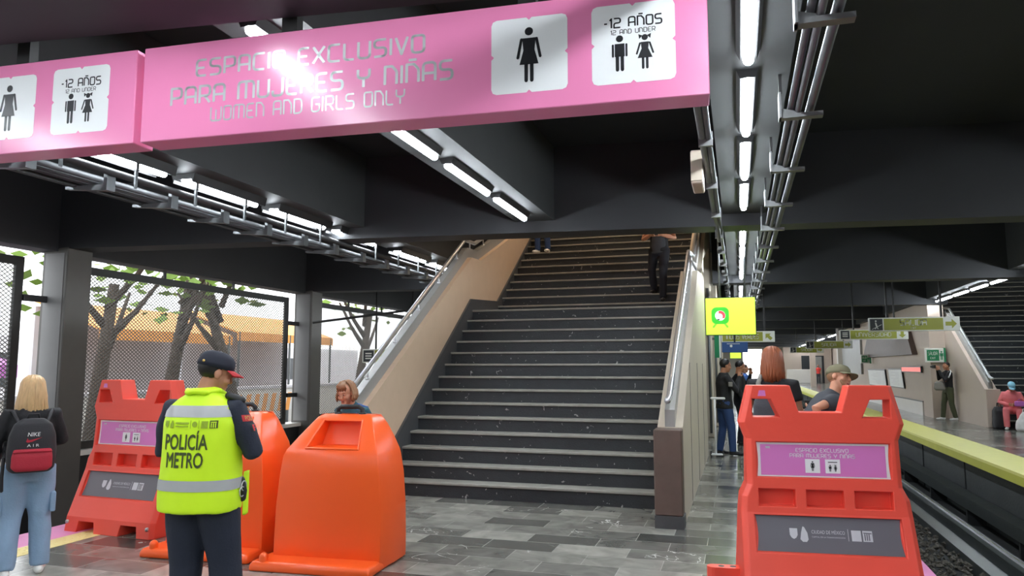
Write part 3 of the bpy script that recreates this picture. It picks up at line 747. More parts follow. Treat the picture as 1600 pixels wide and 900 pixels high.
exit_box('smaller distant green exit light box behind the khaki cap', 5.15, 5.5, 35.5, 1.70, 2.08)

# posters and red lit strip on the opposite wall
def poster(label, y0, y1, z0, z1):
    t = thing('poster', label, 'poster', (5.6, y0, z0))
    L, h = y1 - y0, z1 - z0
    obj('board', PR([(-.0, 0), (L, 0), (L + .3, h), (.3, h)], 'x', -.035, -.005), 'signdark', t)
    obj('sheet', PR([(.08, .03), (L - .04, .03), (L + .25, h - .04), (.37, h - .04)], 'x', -.04, -.035), 'white', t)
    b = NB(); rr = random.Random(y0)
    for k in range(9): box(b, -.042, -.04, L * .3, L * (.5 + .4 * rr.random()), h * (.15 + .08 * k), h * (.15 + .08 * k) + .012)
    obj('print', b, 'labelink', t)
poster('white notice board on the opposite wall right behind the khaki cap', 32.3, 36.3, .74, 1.44)
poster('white notice board on the opposite wall nearer the red light strip', 29.1, 31.6, .78, 1.48)
t = thing('light_strip', 'red glowing strip on the opposite wall beside the notice boards', 'sign', (5.6, 26.4, 1.36))
obj('housing', BX(-.05, 0, 0, 2.9, 0, .2), 'signdark', t); obj('display', BX(-.056, -.05, .04, 2.86, .03, .17), 'led', t)

# ================================================================== CABLE TRAYS
t = thing('cable_tray', 'steel cable tray with brackets hanging under the beams left of the stairs', 'cable tray', (0, 0, 0))
for x, z, r, m in ((-5.93, 3.31, .035, 'traydark'), (-5.82, 3.30, .028, 'traydark'), (-5.72, 3.31, .03, 'traydark'), (-5.55, 3.36, .035, 'black')):
    b = NB(); tube(b, [(x, 3.5, z), (x, 40, z)], r, 10); obj('pipe', b, m, t, True)
obj('channel', BX(-6.02, -5.96, 3.5, 40, 3.25, 3.33), 'blackframe', t)
for k in range(30):
    y = 3.7 + .82 * k
    if k % 1 == 0:
        b = NB(); prism(b, [(-6.1, 3.235), (-5.6, 3.19), (-5.6, 3.255), (-6.1, 3.26)], 'y', y, y + .06); box(b, -5.62, -5.58, y - .02, y + .08, 3.19, 3.36)
        obj('bracket', b, 'galv', t)
    if not any(by(q, -5.5) - .2 < y < by(q, -5.5) + .6 for q in range(0, 6)):
        b = NB(); box(b, -5.50, -5.46, y + .2, y + .235, 3.42, 4.6); rd = obj('hanger_rod', b, 'black', t)
        obj('rod_foot', BX(-5.49, -5.47, y + .205, y + .23, 3.25, 3.42), 'galv', rd)
t = thing('cable_tray', 'thin steel conduits on angle brackets right of the central light row', 'cable tray', (0, 0, 0))
for x, z, r in ((.40, 3.33, .022), (.445, 3.30, .022), (.53, 3.33, .03)):
    b = NB(); tube(b, [(x, -5, z), (x, 40, z)], r, 10); obj('pipe', b, 'galv', t, True)
for k in range(26):
    y = 3.75 + 1.46 * k
    b = NB(); box(b, .32, .60, y, y + .07, 3.24, 3.27); box(b, .32, .335, y - .02, y + .09, 3.24, 3.42); prism(b, [(.335, 3.24), (.6, 3.25), (.335, 3.32)], 'y', y + .03, y + .04)
    br = obj('bracket', b, 'alu', t)
    if not any(by(q, .4) - .3 < y < by(q, .4) + .6 for q in range(0, 6)): obj('hanger_rod', BX(.325, .345, y + .02, y + .05, 3.42, 3.6), 'black', br)
t = thing('conduit', 'thin steel conduit left of the central light row past the pink sign', 'pipe', (0, 0, 0))
b = NB(); tube(b, [(-.17, -5, 3.35), (-.17, 40, 3.35)], .022, 10); obj('pipe', b, 'galv', t, True)
b = NB(); tube(b, [(-.22, -5, 3.36), (-.22, 9.0, 3.36), (-.20, 9.6, 3.33), (-.19, 9.95, 3.2)], .028, 10); obj('pipe', b, 'alu', t, True)
for k in range(24): obj('clip', BX(-.25, -.14, 4.4 + 1.46 * k, 4.44 + 1.46 * k, 3.285, 3.40), 'alu', t)
t = thing('junction_box', 'pale grey junction box on the conduit below the right end of the pink sign', 'box', (-.35, 6.55, 3.16))
obj('body', bevel(BX(0, .1, 0, .42, 0, .3), .01, 1), 'oppwall', t); obj('lid', bevel(BX(.0, .1, -.012, .0, .02, .28), .003, 1), 'wallcream', t); b = NB(); tube(b, [(.05, .2, .3), (.1, .2, .36)], .015, 8); obj('pipe_stub', b, 'galv', t)
t = thing('pipe', 'diagonal pipe running from the cable tray down to the wall column', 'pipe', (0, 0, 0))
b = NB(); tube(b, [(-5.9, by(1, -6) - .1, 3.22), (-6.0, by(1, -6) - .12, 3.05), (-9.9, by(1, -10) - .12, 2.62)], .03, 10); obj('tube', b, 'blackframe', t, True)
for q in (.12, .3): 
    b = NB(); tube(b, [(-5.8 - q, by(1, -6) - .1, 3.24), (-5.8 - q, by(1, -6) - .1, 3.05), (-5.85 - q, by(1, -6) - .12, 2.95)], .012, 8); obj('hook', b, 'galv', t, True)

# ================================================================== BARRIERS
def interp(tab, z):
    for (za, a), (zb, c) in zip(tab, tab[1:]):
        if z <= zb: return a + (c - a) * (z - za) / (zb - za)
    return tab[-1][1]
HD = [(0, .33), (.14, .31), (.20, .285), (.56, .15), (.62, .14), (.78, .118), (1.05, .10), (1.42, .085)]
HX = [(0, .56), (.14, .558), (.56, .55), (.66, .54), (.74, .503), (1.04, .495), (1.16, .54), (1.42, .475)]
hd = lambda z: interp(HD, z)
def red_barrier_mesh():
    b = NB(); rings = []
    for z in (0, .14, .20, .56, .62, .66, .74, .78, 1.05, 1.16, 1.42):
        a, d = interp(HX, z), hd(z); c = .035
        rings.append([(-a + c, -d, z), (a - c, -d, z), (a, -d + c, z), (a, d - c, z), (a - c, d, z), (-a + c, d, z), (-a, d - c, z), (-a, -d + c, z)])
    loft(b, rings)
    cuts = NB()
    prism(cuts, [(-.14, 1.235), (.14, 1.235), (.215, 1.5), (-.215, 1.5)], 'y', -1, 1)
    for s in (-1, 1): prism(cuts, [(s * .45, 1.20), (s * .27, 1.20), (s * .325, 1.325), (s * .45, 1.325)], 'y', -1, 1)
    for s in (-1, 1): prism(cuts, [(s * .40, -.1), (s * .13, -.1), (s * .17, .10), (s * .36, .10)], 'y', -1, 1)
    for z0, z1, w in ((.79, 1.03, .435), (.315, .545, .465)):
        prism(cuts, [(-.6, z0), (-(hd(z0) - .024), z0), (-(hd(z1) - .024), z1), (-.6, z1)], 'x', -w, w)
        prism(cuts, [(.6, z0), ((hd(z0) - .024), z0), ((hd(z1) - .024), z1), (.6, z1)], 'x', -w, w)
    for x in (-.31, 0, .31):
        for s in (-1, 1): box(cuts, x - .12, x + .12, *sorted((s * .06, s * .5)), .60, .715)
    me = evaluated(b, [('BOOLEAN', dict(cut=cuts, operation='DIFFERENCE', solver='EXACT')), ('BEVEL', dict(width=.009, segments=2, limit_method='ANGLE', angle_limit=.5))])
    return me
RBM = red_barrier_mesh()
def on_face(b, z0, z1, lift):
    for v in b.verts: v.co.y = -(hd(z0) - .024 + (hd(z1) - hd(z0)) * (v.co.z - z0) / (z1 - z0)) - lift
    return b
def red_barrier(label, loc, rz, tab=None):
    t = thing('plastic_barrier', label, 'barrier', loc, rz)
    obj('body', RBM.copy(), 'red', t)
    def plate(name, z0, z1, w, m, lift, par, wc=0.0):
        b = NB()
        pts = [(-w, z0), (w, z0)] + [(w - wc * math.sin(PI * k / 6), z0 + (z1 - z0) * k / 6) for k in range(1, 6)] + [(w, z1), (-w, z1)] + [(-w + wc * math.sin(PI * k / 6), z1 + (z0 - z1) * k / 6) for k in range(1, 6)]
        poly_xz(b, pts, 0); on_face(b, z0, z1, lift); return obj(name, b, m, par)
    p = plate('pink_label', .795, 1.025, .43, 'white', .003, t, .008)
    plate('print_field', .805, 1.012, .405, 'pinkdeep', .005, p)
    b = NB(); stext(b, 'ESPACIO EXCLUSIVO', 0, .965, .024, width=.34, weight=.15); stext(b, 'PARA MUJERES Y NIÑAS', 0, .928, .024, width=.42, weight=.15)
    box(b, -.37, -.34, 0, 0, .985, 1.0); obj('lettering', on_face(b, .79, 1.03, .007), 'white', p)
    for x in (-.065, .065):
        b = NB(); poly_xz(b, [(x - .048, .825), (x + .048, .825), (x + .048, .918), (x - .048, .918)], 0); obj('pictogram_tile', on_face(b, .79, 1.03, .007), 'white', p)
    b = NB(); woman_pic(b, -.065, .838, .066, 0); boy_pic(b, .048, .838, .045, 0); girl_pic(b, .082, .838, .045, 0); box(b, .035, .095, 0, 0, .897, .902)
    obj('pictogram', on_face(b, .79, 1.03, .009), 'ink', p)
    p = plate('grey_label', .32, .54, .46, 'grey', .003, t, .012)
    b = NB()
    poly_xz(b, [(-.245, .465), (-.195, .465), (-.195, .425), (-.205, .408), (-.22, .40), (-.235, .408), (-.245, .425)], 0)
    poly_xz(b, [(-.18, .40), (-.165, .385), (-.14, .385), (-.128, .40), (-.132, .44), (-.15, .475), (-.16, .478), (-.172, .44)], 0)
    x = ftext('CIUDAD DE MÉXICO', .03, .21); merge(b, put_xz(x, .0, 0, .437)); x = ftext('CAPITAL DE LA TRANSFORMACIÓN', .012, .21); merge(b, put_xz(x, .0, 0, .413))
    line_xz(b, (.125, .40), (.125, .47), .003, 0)
    for q in (.145, .215): poly_xz(b, [(q, .40), (q + .06, .40), (q + .06, .465), (q, .465)], 0)
    obj('emblems', on_face(b, .315, .545, .005), 'labelink', p)
    b = NB()
    for k in range(3): line_xz(b, (.228 + .013 * k, .41), (.228 + .013 * k, .445), .007, 0)
    line_xz(b, (.222, .452), (.268, .45), .006, 0)
    obj('emblem_detail', on_face(b, .315, .545, .007), 'grey', p)
    b = NB(); poly_xz(b, [(-.41, 1.345), (-.355, 1.345), (-.36, 1.385), (-.40, 1.385)], -(hd(1.37) + .001)); obj('sticker', b, 'pinkdeep', t)
    for x in (-.5, .5):
        b = NB(); tube(b, [(x, -hd(.09) + .005, .09), (x, -hd(.09) - .012, .09)], .018, 10); obj('bolt', b, 'steel', t, True)
    if tab:
        obj('foot_pad', bevel(BX(-.24, .06, -.36, -.30, .02, .10), .02, 2), 'black', t)
        b = NB(); prism(b, [(-.56 - .17 + .05 * math.cos(PI / 2 + PI * k / 8), .05 * math.sin(PI / 2 + PI * k / 8) + .05) for k in range(9)] + [(-.5, 0), (-.5, .1)], 'z', .06, .14)
        o = obj('connector_tab', b, 'red', t)
        b = NB()
        for q in (-.68, -.60): tube(b, [(q, .05, .13), (q, .05, .1415)], .022, 12)
        obj('pin_hole', b, 'black', o)
        b = NB(); box(b, -.72, -.52, .01, .1, .02, .06); obj('connector_lock', b, 'black', o)
    return t
red_barrier('red plastic barrier with pink and grey labels in front of the auburn haired woman', (.52, 5.64, 0), math.radians(6), True)
red_barrier('red plastic barrier standing on the pink strip behind the policeman', (-5.62, 5.92, 0), math.radians(-4))

def orange_mesh():
    b = NB(); rings = []
    for z, a, m_, c, yf, yb in ((.02, .45, .485, .44, -.285, .27), (.18, .45, .485, .44, -.28, .27), (.45, .445, .48, .44, -.275, .265), (.70, .425, .462, .41, -.265, .26), (.84, .405, .44, .38, -.255, .25), (.885, .39, .428, .37, -.235, .245), (.98, .335, .385, .32, -.15, .235), (1.08, .275, .33, .27, -.055, .225), (1.135, .24, .285, .235, .0, .215), (1.155, .205, .25, .205, .04, .20)):
        rings.append([(-a, yf, z), (a, yf, z), (m_, yf + .17 * (1.2 - z * .4), z), (m_, yb - .1, z), (c, yb, z), (-c, yb, z), (-m_, yb - .1, z), (-m_, yf + .17 * (1.2 - z * .4), z)])
    loft(b, rings)
    cut = NB(); loft(cut, [[(-q, -.6, z), (q, -.6, z), (q, y, z), (-q, y, z)] for q, y, z in ((.215, .03, .905), (.165, .075, 1.105))])
    return evaluated(b, [('BOOLEAN', dict(cut=cut, operation='DIFFERENCE', solver='EXACT')), ('BEVEL', dict(width=.022, segments=3, limit_method='ANGLE', angle_limit=.42))])
OBM = orange_mesh()
def orange_barrier(label, loc, rz):
    t = thing('traffic_barrier', label, 'barrier', loc, rz)
    me = OBM.copy(); obj('body', me, 'orange', t, True)
    b = NB(); loft(b, [[(-.53 + c, -.50 + c, z), (.46 - c, -.50 + c, z), (.46 - c, .20 - c, z), (-.53 + c, .20 - c, z)] for z, c in ((0, 0), (.05, 0), (.075, .02))])
    obj('base', bevel(b, .025, 3), 'orange', t, True)
    b = NB(); fy = lambda z: interp([(.885, -.235), (.98, -.15), (1.08, -.055), (1.135, 0)], z) - .002
    tube(b, [(-.225, fy(.9), .9), (.225, fy(.9), .9)], .009, 8, round_caps=True); tube(b, [(-.225, fy(.9), .9), (-.17, fy(1.11), 1.11)], .008, 8, round_caps=True); tube(b, [(.225, fy(.9), .9), (.17, fy(1.11), 1.11)], .008, 8, round_caps=True)
    obj('hopper_rim', b, 'orange', t, True)
    b = NB(); tube(b, [(-.11, .10, 1.14), (-.11, .10, 1.195), (-.08, .10, 1.215), (.08, .10, 1.215), (.11, .10, 1.195), (.11, .10, 1.14)], .02, 10, round_caps=True)
    for s in (-1, 1): tube(b, [(s * .11, .10, 1.14), (s * .11, .10, 1.17)], .031, 10)
    obj('carry_handle', b, 'black', t, True)
    for s in (-1,):
        b = NB(); tube(b, [(s * .43, -.45, .05), (s * .43, -.45, .10)], .035, 12, round_caps=True); obj('connector_stud', b, 'orange', t, True)
    return t
orange_barrier('large bright orange barrier with a black handle in front of the woman', (-3.13, 5.50, 0), math.radians(4))
orange_barrier('orange barrier mostly hidden behind the policeman', (-4.24, 5.58, 0), math.radians(4))

# ================================================================== OUTSIDE THE MESH
struct('ground_street', BX(-60, -10.65, -20, 90, -1.5, -.6), 'street')
def stall(label, x, y0, y1, zt, m='awning', low='outwall'):
    t = thing('market_stall', label, 'stall', (x, y0, -.6)); L = y1 - y0; h = zt + .6
    b = NB(); prism(b, [(0, h), (-2.6, h + .9), (-2.6, h + .84), (0, h - .06)], 'y', 0, L); prism(b, [(0, h), (0, h - .35), (.03, h - .35), (.03, h)], 'y', 0, L); obj('awning', b, m, t)
    for q in (.02, .5, .97): 
        b = NB(); tube(b, [(0, L * q, 0), (0, L * q, h)], .05, 8); obj('post', b, 'galv', t)
    obj('counter', BX(-1.8, -.4, .3, L - .3, 0, 1.0), low, t); obj('back_wall', BX(-2.6, -2.5, 0, L, 0, h + .7), 'outwall', t)
stall('long orange awning stall seen through the large mesh screen', -18, 17.2, 23.2, 2.7)
stall('orange awning stall further along behind the mesh screen', -18.4, 24.0, 31, 2.9)
stall('stall with a purple cover behind the left mesh screen', -19, 9.5, 15.5, 1.6, 'purple')
t = thing('street_building', 'pale building across the street beyond the mesh screens', 'building', (-34, 0, -.6))
obj('facade', BX(0, 1, -10, 60, 0, 3.6), 'outwall', t)
for k in range(12): obj('window', BX(1.0, 1.05, -6 + 5 * k, -3.4 + 5 * k, 1.2, 2.8), 'signdark', t)
def tree(label, x, y, h, lean, seed, crown=True):
    t = thing('street_tree', label, 'tree', (x, y, -.6)); r = random.Random(seed)
    b = NB(); top = V((lean * .4, lean, h)); tube(b, [(0, 0, 0), (lean * .1, lean * .25, h * .4), top], [.24, .18, .12], 10)
    for k in range(4):
        a = r.uniform(0, 6.28); p = V((lean * .2, lean * .5, h * .55 + k * h * .1)); q = p + V((math.cos(a) * 1.2, math.sin(a) * 1.4, 1.8)); tube(b, [p, (p + q) / 2 + V((0, 0, -.1)), q], [.1, .07, .04], 8)
    obj('trunk', b, 'bark', t, True)
    if crown:
        b = NB()
        for k in range(170):
            c = top + V((r.gauss(0, 1.3), r.gauss(0, 1.5), r.gauss(.9, .8))); d = V((r.gauss(0, 1), r.gauss(0, 1), r.gauss(0, 1))).normalized(); s_, u_ = frame_dirs(d); w = r.uniform(.10, .2)
            b.faces.new([b.verts.new(c + s_ * w * 1.5), b.verts.new(c + u_ * w * .7), b.verts.new(c - s_ * w * 1.5), b.verts.new(c - u_ * w * .7)])
        obj('foliage', b, 'leaf', t)
tree('street tree with forked trunk beyond the middle of the large mesh screen', -15.2, 16.9, 4.6, .5, 2)
tree('leaning street tree beyond the right part of the large mesh screen', -15.6, 20.5, 4.8, -1.3, 5)
tree('thin street tree beyond the left part of the large mesh screen', -15.0, 14.3, 4.2, .3, 7)
tree('street tree with bright leaves beyond the left edge mesh screen', -15.5, 9.4, 4.4, 1.0, 11)
tree('street tree beyond the mesh screen beside the stair railing', -15.4, 28, 4.6, .6, 13)
t = thing('striped_barrier', 'orange and white striped street barrier seen low through the mesh', 'barrier', (-16.2, 21.0, -.6))
b = NB(); box(b, -.04, .04, 0, 3.4, .55, 1.2); obj('board', b, 'bagwhite', t)
for k in range(7): obj('stripe', PR([(.1 + .48 * k, .55), (.34 + .48 * k, .55), (.5 + .48 * k, 1.2), (.26 + .48 * k, 1.2)], 'x', .04, .045), 'awning', t)
for y in (.2, 3.1): obj('leg', BX(-.05, .05, y, y + .1, 0, .55), 'galv', t)
t = thing('street_wall', 'low white wall along the street behind the mesh screens', 'wall', (-16.8, 4, -.6)); obj('masonry', BX(-.15, .15, 0, 40, 0, 1.35), 'oppwhite', t); obj('coping', BX(-.2, .2, 0, 40, 1.35, 1.45), 'outwall', t)

# ================================================================== PEOPLE
I4 = Matrix.Identity(4)
def Rz(a): return Matrix.Rotation(a, 4, 'Z')
def Rx(a): return Matrix.Rotation(a, 4, 'X')
def Ry(a): return Matrix.Rotation(a, 4, 'Y')
def Tm(*p): return Matrix.Translation(V(p))
def add_hand(b, wrist, d, side, curl=.35, k=1.0):
    """palm, four unequal fingers and a thumb. d: hand direction, side: towards the thumb"""
    w = V(wrist); d = V(d).normalized(); sd = V(side); sd = (sd - d * sd.dot(d)).normalized(); n = d.cross(sd).normalized()
    mx = Matrix((( sd.x, d.x, n.x, 0), (sd.y, d.y, n.y, 0), (sd.z, d.z, n.z, 0), (0, 0, 0, 1)))
    ellipsoid(b, w + d * .045 * k, (.041 * k, .056 * k, .017 * k), mx, 14, 10); tube(b, [w - d * .03, w + d * .02], [.027 * k, .026 * k], 10)
    for i, L in enumerate((.070, .079, .074, .057)):
        p = w + d * .086 * k + sd * (.031 - .0212 * i) * k; pts = [w + d * .055 * k + sd * (.024 - .016 * i) * k, p]; a = curl * .6
        dirv = (d + sd * (.10 - .07 * i)).normalized()
        for seg in (.45, .32, .25):
            dd = dirv * math.cos(a) - n * math.sin(a); p = p + dd * L * seg * k; pts.append(p); a += curl
        tube(b, pts, [.010 * k, .0098 * k, .0092 * k, .0086 * k, .0075 * k], 8, round_caps=True)
    p0 = w + d * .022 * k + sd * .026 * k; p1 = p0 + (d * .7 + sd * .75 - n * .25).normalized() * .042 * k; p2 = p1 + (d * .95 + sd * .25 - n * .3).normalized() * .034 * k
    tube(b, [p0, p1, p2], [.0145 * k, .0115 * k, .009 * k], 8, round_caps=True)
def sized(b, s):
    for v in b.verts: v.co *= s
    return b
def person(label, loc, rz, H=1.7, skin='skin', head=(0, 0), lean=0.0, top=('blackcloth', 'long'), legs=('darktrouser', 1.0), shoes='blackshoe', arms=None, feet=None, sw=.185, girth=1.0, vox=.007, cvox=.013, knees=None, hips=None, fold=.006, shoe_dir=(0, 1), face=False, hem=.88):
    s = H / 1.7
    t = thing('person', label, 'person', loc, rz)
    hz = .92 if hips is None else hips[2]
    hx0, hy0 = (0, 0) if hips is None else hips[:2]
    U = Tm(hx0, hy0, hz) @ Rx(-lean) @ Tm(0, 0, -.92)
    HM = U @ Tm(0, .0, 1.47) @ Rz(head[0]) @ Rx(-head[1]) @ Tm(0, .022, .122)
    up = lambda p: U @ V(p)
    A = {'R': ((.23, .0, 1.12), (.25, .10, .88), (0, .25, -1), (-.3, 1, 0), .35), 'L': ((-.23, .0, 1.12), (-.25, .10, .88), (0, .25, -1), (.3, 1, 0), .35)}
    A.update(arms or {})
    FT = feet or [(.10, .02, 0), (-.10, -.02, 0)]
    KN = knees or [((hx0 + .09) * .5 + FT[0][0] * .5, (hy0 + FT[0][1]) * .5 + .03, (hz + FT[0][2]) * .5 + .03), ((hx0 - .09) * .5 + FT[1][0] * .5, (hy0 + FT[1][1]) * .5 + .03, (hz + FT[1][2]) * .5 + .03)]
    HP = [V((hx0 + .09, hy0, hz)), V((hx0 - .09, hy0, hz))]
    # body, one continuous surface
    b = NB()
    def E_(c, r): ellipsoid(b, (0, 0, 0), (1, 1, 1), HM @ Tm(*c) @ Matrix.Diagonal((r[0], r[1], r[2], 1)), 20, 14)
    E_((0, -.014, .030), (.075, .094, .084)); E_((0, .022, -.030), (.062, .066, .082)); E_((0, .046, -.083), (.040, .040, .032)); E_((0, .072, .026), (.050, .018, .012))
    for q in (-1, 1):
        E_((q * .036, .058, -.030), (.028, .026, .026)); E_((q * .076, -.008, -.008), (.011, .020, .031)); E_((q * .031, .074, .006), (.018, .012, .011))
    tube(b, [HM @ V((0, .078, .016)), HM @ V((0, .094, -.012)), HM @ V((0, .098, -.026))], [.009, .012, .015], 10, round_caps=True)
    E_((0, .078, -.058), (.023, .012, .0075)); E_((0, .076, -.068), (.019, .012, .0075)); E_((0, .074, -.094), (.018, .014, .014))
    tube(b, [HM @ V((0, -.02, -.05)), up((0, -.005, 1.46)), up((0, 0, 1.40))], [.052, .056, .075], 14)
    loft(b, [[up(p) for p in ell(0, 0, z, rx * girth, ry * girth, 20)] for z, rx, ry in ((.90, .13, .09), (1.08, .125, .085), (1.28, .145, .095), (1.40, .12, .075))])
    for i, q in enumerate('RL'):
        el, wr, hd_, sd_, cu = A[q]; sx = 1 if q == 'R' else -1; sh = up((sx * sw, 0, 1.385)); el, wr = up(el), up(wr)
        tube(b, [up((sx * .08, 0, 1.38)), sh, (sh + el) / 2, el, el + (wr - el) * .35, wr], [.042, .042, .042, .038, .040, .027], 12, round_caps=True)
        add_hand(b, wr, U.to_3x3() @ V(hd_), U.to_3x3() @ V(sd_), cu)
        hp, kn, ft = HP[i], V(KN[i]), V(FT[i])
        tube(b, [hp, kn, ft + V((0, 0, .08))], [.06, .042, .032], 12, round_caps=True)
    body = obj('body', sized(fuse(b, vox, 2), s), skin, t, True)
    # clothing
    b = NB()
    T = ((hem, .178, .130), (1.00, .158, .112), (1.10, .155, .112), (1.27, .172, .120), (1.37, .160, .105), (1.43, .095, .078), (1.465, .068, .066))
    loft(b, [[up(p) for p in ell(0, 0, z, rx * girth * (sw / .185), ry * girth, 28, 2.3)] for z, rx, ry in T])
    for q in 'RL':
        el, wr = up(A[q][0]), up(A[q][1]); sx = 1 if q == 'R' else -1; sh = up((sx * (sw - .01), 0, 1.375))
        if top[1] == 'long': tube(b, [up((sx * .10, 0, 1.36)), sh, (sh + el) / 2, el, (el + wr) / 2, wr], [.066, .070, .064, .056, .050, .041], 14, round_caps=True)
        else: tube(b, [up((sx * .10, 0, 1.36)), sh, sh + (el - sh) * .55], [.066, .070, .064], 14, round_caps=False)
    shirt = obj('jacket' if top[1] == 'long' else 'shirt', sized(fuse(b, cvox, 3, fold, 9, loc[0]), s), top[0], t, True)
    b = NB(); bag = legs[1]
    loft(b, [[HP[0] * .5 + HP[1] * .5 + V((p[0], p[1], p[2] - .92)) for p in ell(0, 0, z, rx * girth, ry * girth, 24, 2.3)] for z, rx, ry in ((.80, .150, .115), (.90, .165, .122), (.99, .158, .112))])
    for i in (0, 1):
        hp, kn, ft = HP[i], V(KN[i]), V(FT[i])
        tube(b, [hp + V((0, 0, .02)), hp * .6 + kn * .4, kn, kn * .5 + (ft + V((0, 0, .07))) * .5, ft + V((0, -.005, .07))], [.095 * bag, .088 * bag, .068 * bag, .064 * bag, .058 * bag], 14, round_caps=False)
    pants = obj('trousers', sized(fuse(b, cvox, 3, fold, 7, loc[1]), s), legs[0], t, True)
    for i in (0, 1):
        b = NB(); ft = V(FT[i]); a = math.atan2(-shoe_dir[0], shoe_dir[1]); mx = Tm(*ft) @ Rz(a + (-.15 if i == 0 else .15))
        for c, r in (((0, -.025, .045), (.040, .052, .045)), ((0, .05, .042), (.041, .075, .038)), ((0, .125, .032), (.045, .062, .030)), ((0, -.02, .085), (.040, .045, .035))): ellipsoid(b, (0, 0, 0), (1, 1, 1), mx @ Tm(*c) @ Matrix.Diagonal((r[0], r[1], r[2], 1)))
        b2 = fuse(b, .010, 2)
        for v in b2.verts: v.co.z = max(v.co.z, ft.z + .001)
        obj('shoe', sized(b2, s), shoes, t, True)
    if face:
        for q in (-1, 1):
            b = NB(); ellipsoid(b, (0, 0, 0), (1, 1, 1), HM @ Tm(q * .031, .081, .005) @ Matrix.Diagonal((.0115, .0075, .0048, 1)), 12, 8); e = obj('eye', sized(b, s), 'eye', t, True)
            b = NB(); ellipsoid(b, (0, 0, 0), (1, 1, 1), HM @ Tm(q * .031, .0875, .005) @ Matrix.Diagonal((.0058, .0030, .0048, 1)), 10, 8); obj('iris', sized(b, s), 'iris', e, True)
            b = NB(); tube(b, [HM @ V((q * .016, .089, .024)), HM @ V((q * .034, .088, .030)), HM @ V((q * .050, .075, .024))], [.003, .004, .002], 6); obj('eyebrow', sized(b, s), 'brownhair', t, True)
        b = NB()
        for z, r in ((-.0585, .006), (-.0675, .0055)): ellipsoid(b, (0, 0, 0), (1, 1, 1), HM @ Tm(0, .0835, z) @ Matrix.Diagonal((.022, .008, r, 1)), 12, 8)
        obj('lips', sized(b, s), 'lips', t, True)
    return dict(t=t, s=s, HM=HM, U=U, up=up, body=body, shirt=shirt, pants=pants)
def short_hair(P, m='darkhair', low=-.05, front=.035, k_=1.0):
    b = NB(); HM = P['HM']
    vs = ellipsoid(b, (0, 0, 0), (1, 1, 1), HM @ Tm(0, -.018, .034) @ Matrix.Diagonal((.083 * k_, .101 * k_, .091 * k_, 1)), 32, 24)
    inv = HM.inverted()
    for v in vs:
        q = inv @ v.co
        zl = low + (front + .055 - low) * max(0, min(1, (q.y + .03) / .085))
        if q.z < zl: q.z = zl; k = .72 if q.y > .02 else .9; q.x *= k; q.y = q.y * k
        n_ = noise.noise(q * 60) * .003; q *= 1 + n_ / .09
        v.co = HM @ q
    obj('hair', sized(b, P['s']), m, P['t'], True)
def long_hair(P, m, length, n=150, gap=52, spread=1.12, thick=.0115, seed=1, back_in=.6, part=0.02, level=False):
    """strands laid over the scalp, falling free below the ears"""
    b = NB(); HM = P['HM']; r = random.Random(seed)
    def SC_(ph, th, k=1.0): return V((part * 0 + .083 * k * math.sin(ph) * math.sin(th), -.016 + .103 * k * math.cos(ph) * math.sin(th), .032 + .092 * k * math.cos(th)))
    for i in range(n):
        ph = math.radians(gap + (360 - 2 * gap) * (i + r.random()) / n)
        k = 1 + r.uniform(-.02, .05); pts = []
        for th in (.08, .5, .9, 1.25, 1.6): pts.append(HM @ SC_(ph, th, k))
        base = HM @ SC_(ph, 1.6, k); L = length * r.uniform(.86, 1.06); ctr = HM @ V((0, -.03, 0)); o = (base - ctr); o.z = 0; o = o.normalized() if o.length > 1e-5 else V((0, -1, 0))
        for f in (.25, .5, .75, 1.0):
            pts.append(base + V((0, 0, -L * f)) + o * (.10 * (spread - 1) * math.sin(f * 2.4) - .03 * back_in * f) + V((r.gauss(0, .006), r.gauss(0, .006), 0)) * f)
        tk = thick * r.uniform(.7, 1.25)
        tube(b, pts, [tk * .5, tk, tk, tk, tk, tk, tk * .95, tk * .8, tk * .35], 6)
    ellipsoid(b, (0, 0, 0), (1, 1, 1), HM @ Tm(0, -.024, .030) @ Matrix.Diagonal((.079, .092, .088, 1)), 24, 16)
    obj('hair', sized(b, P['s']), m, P['t'], True)
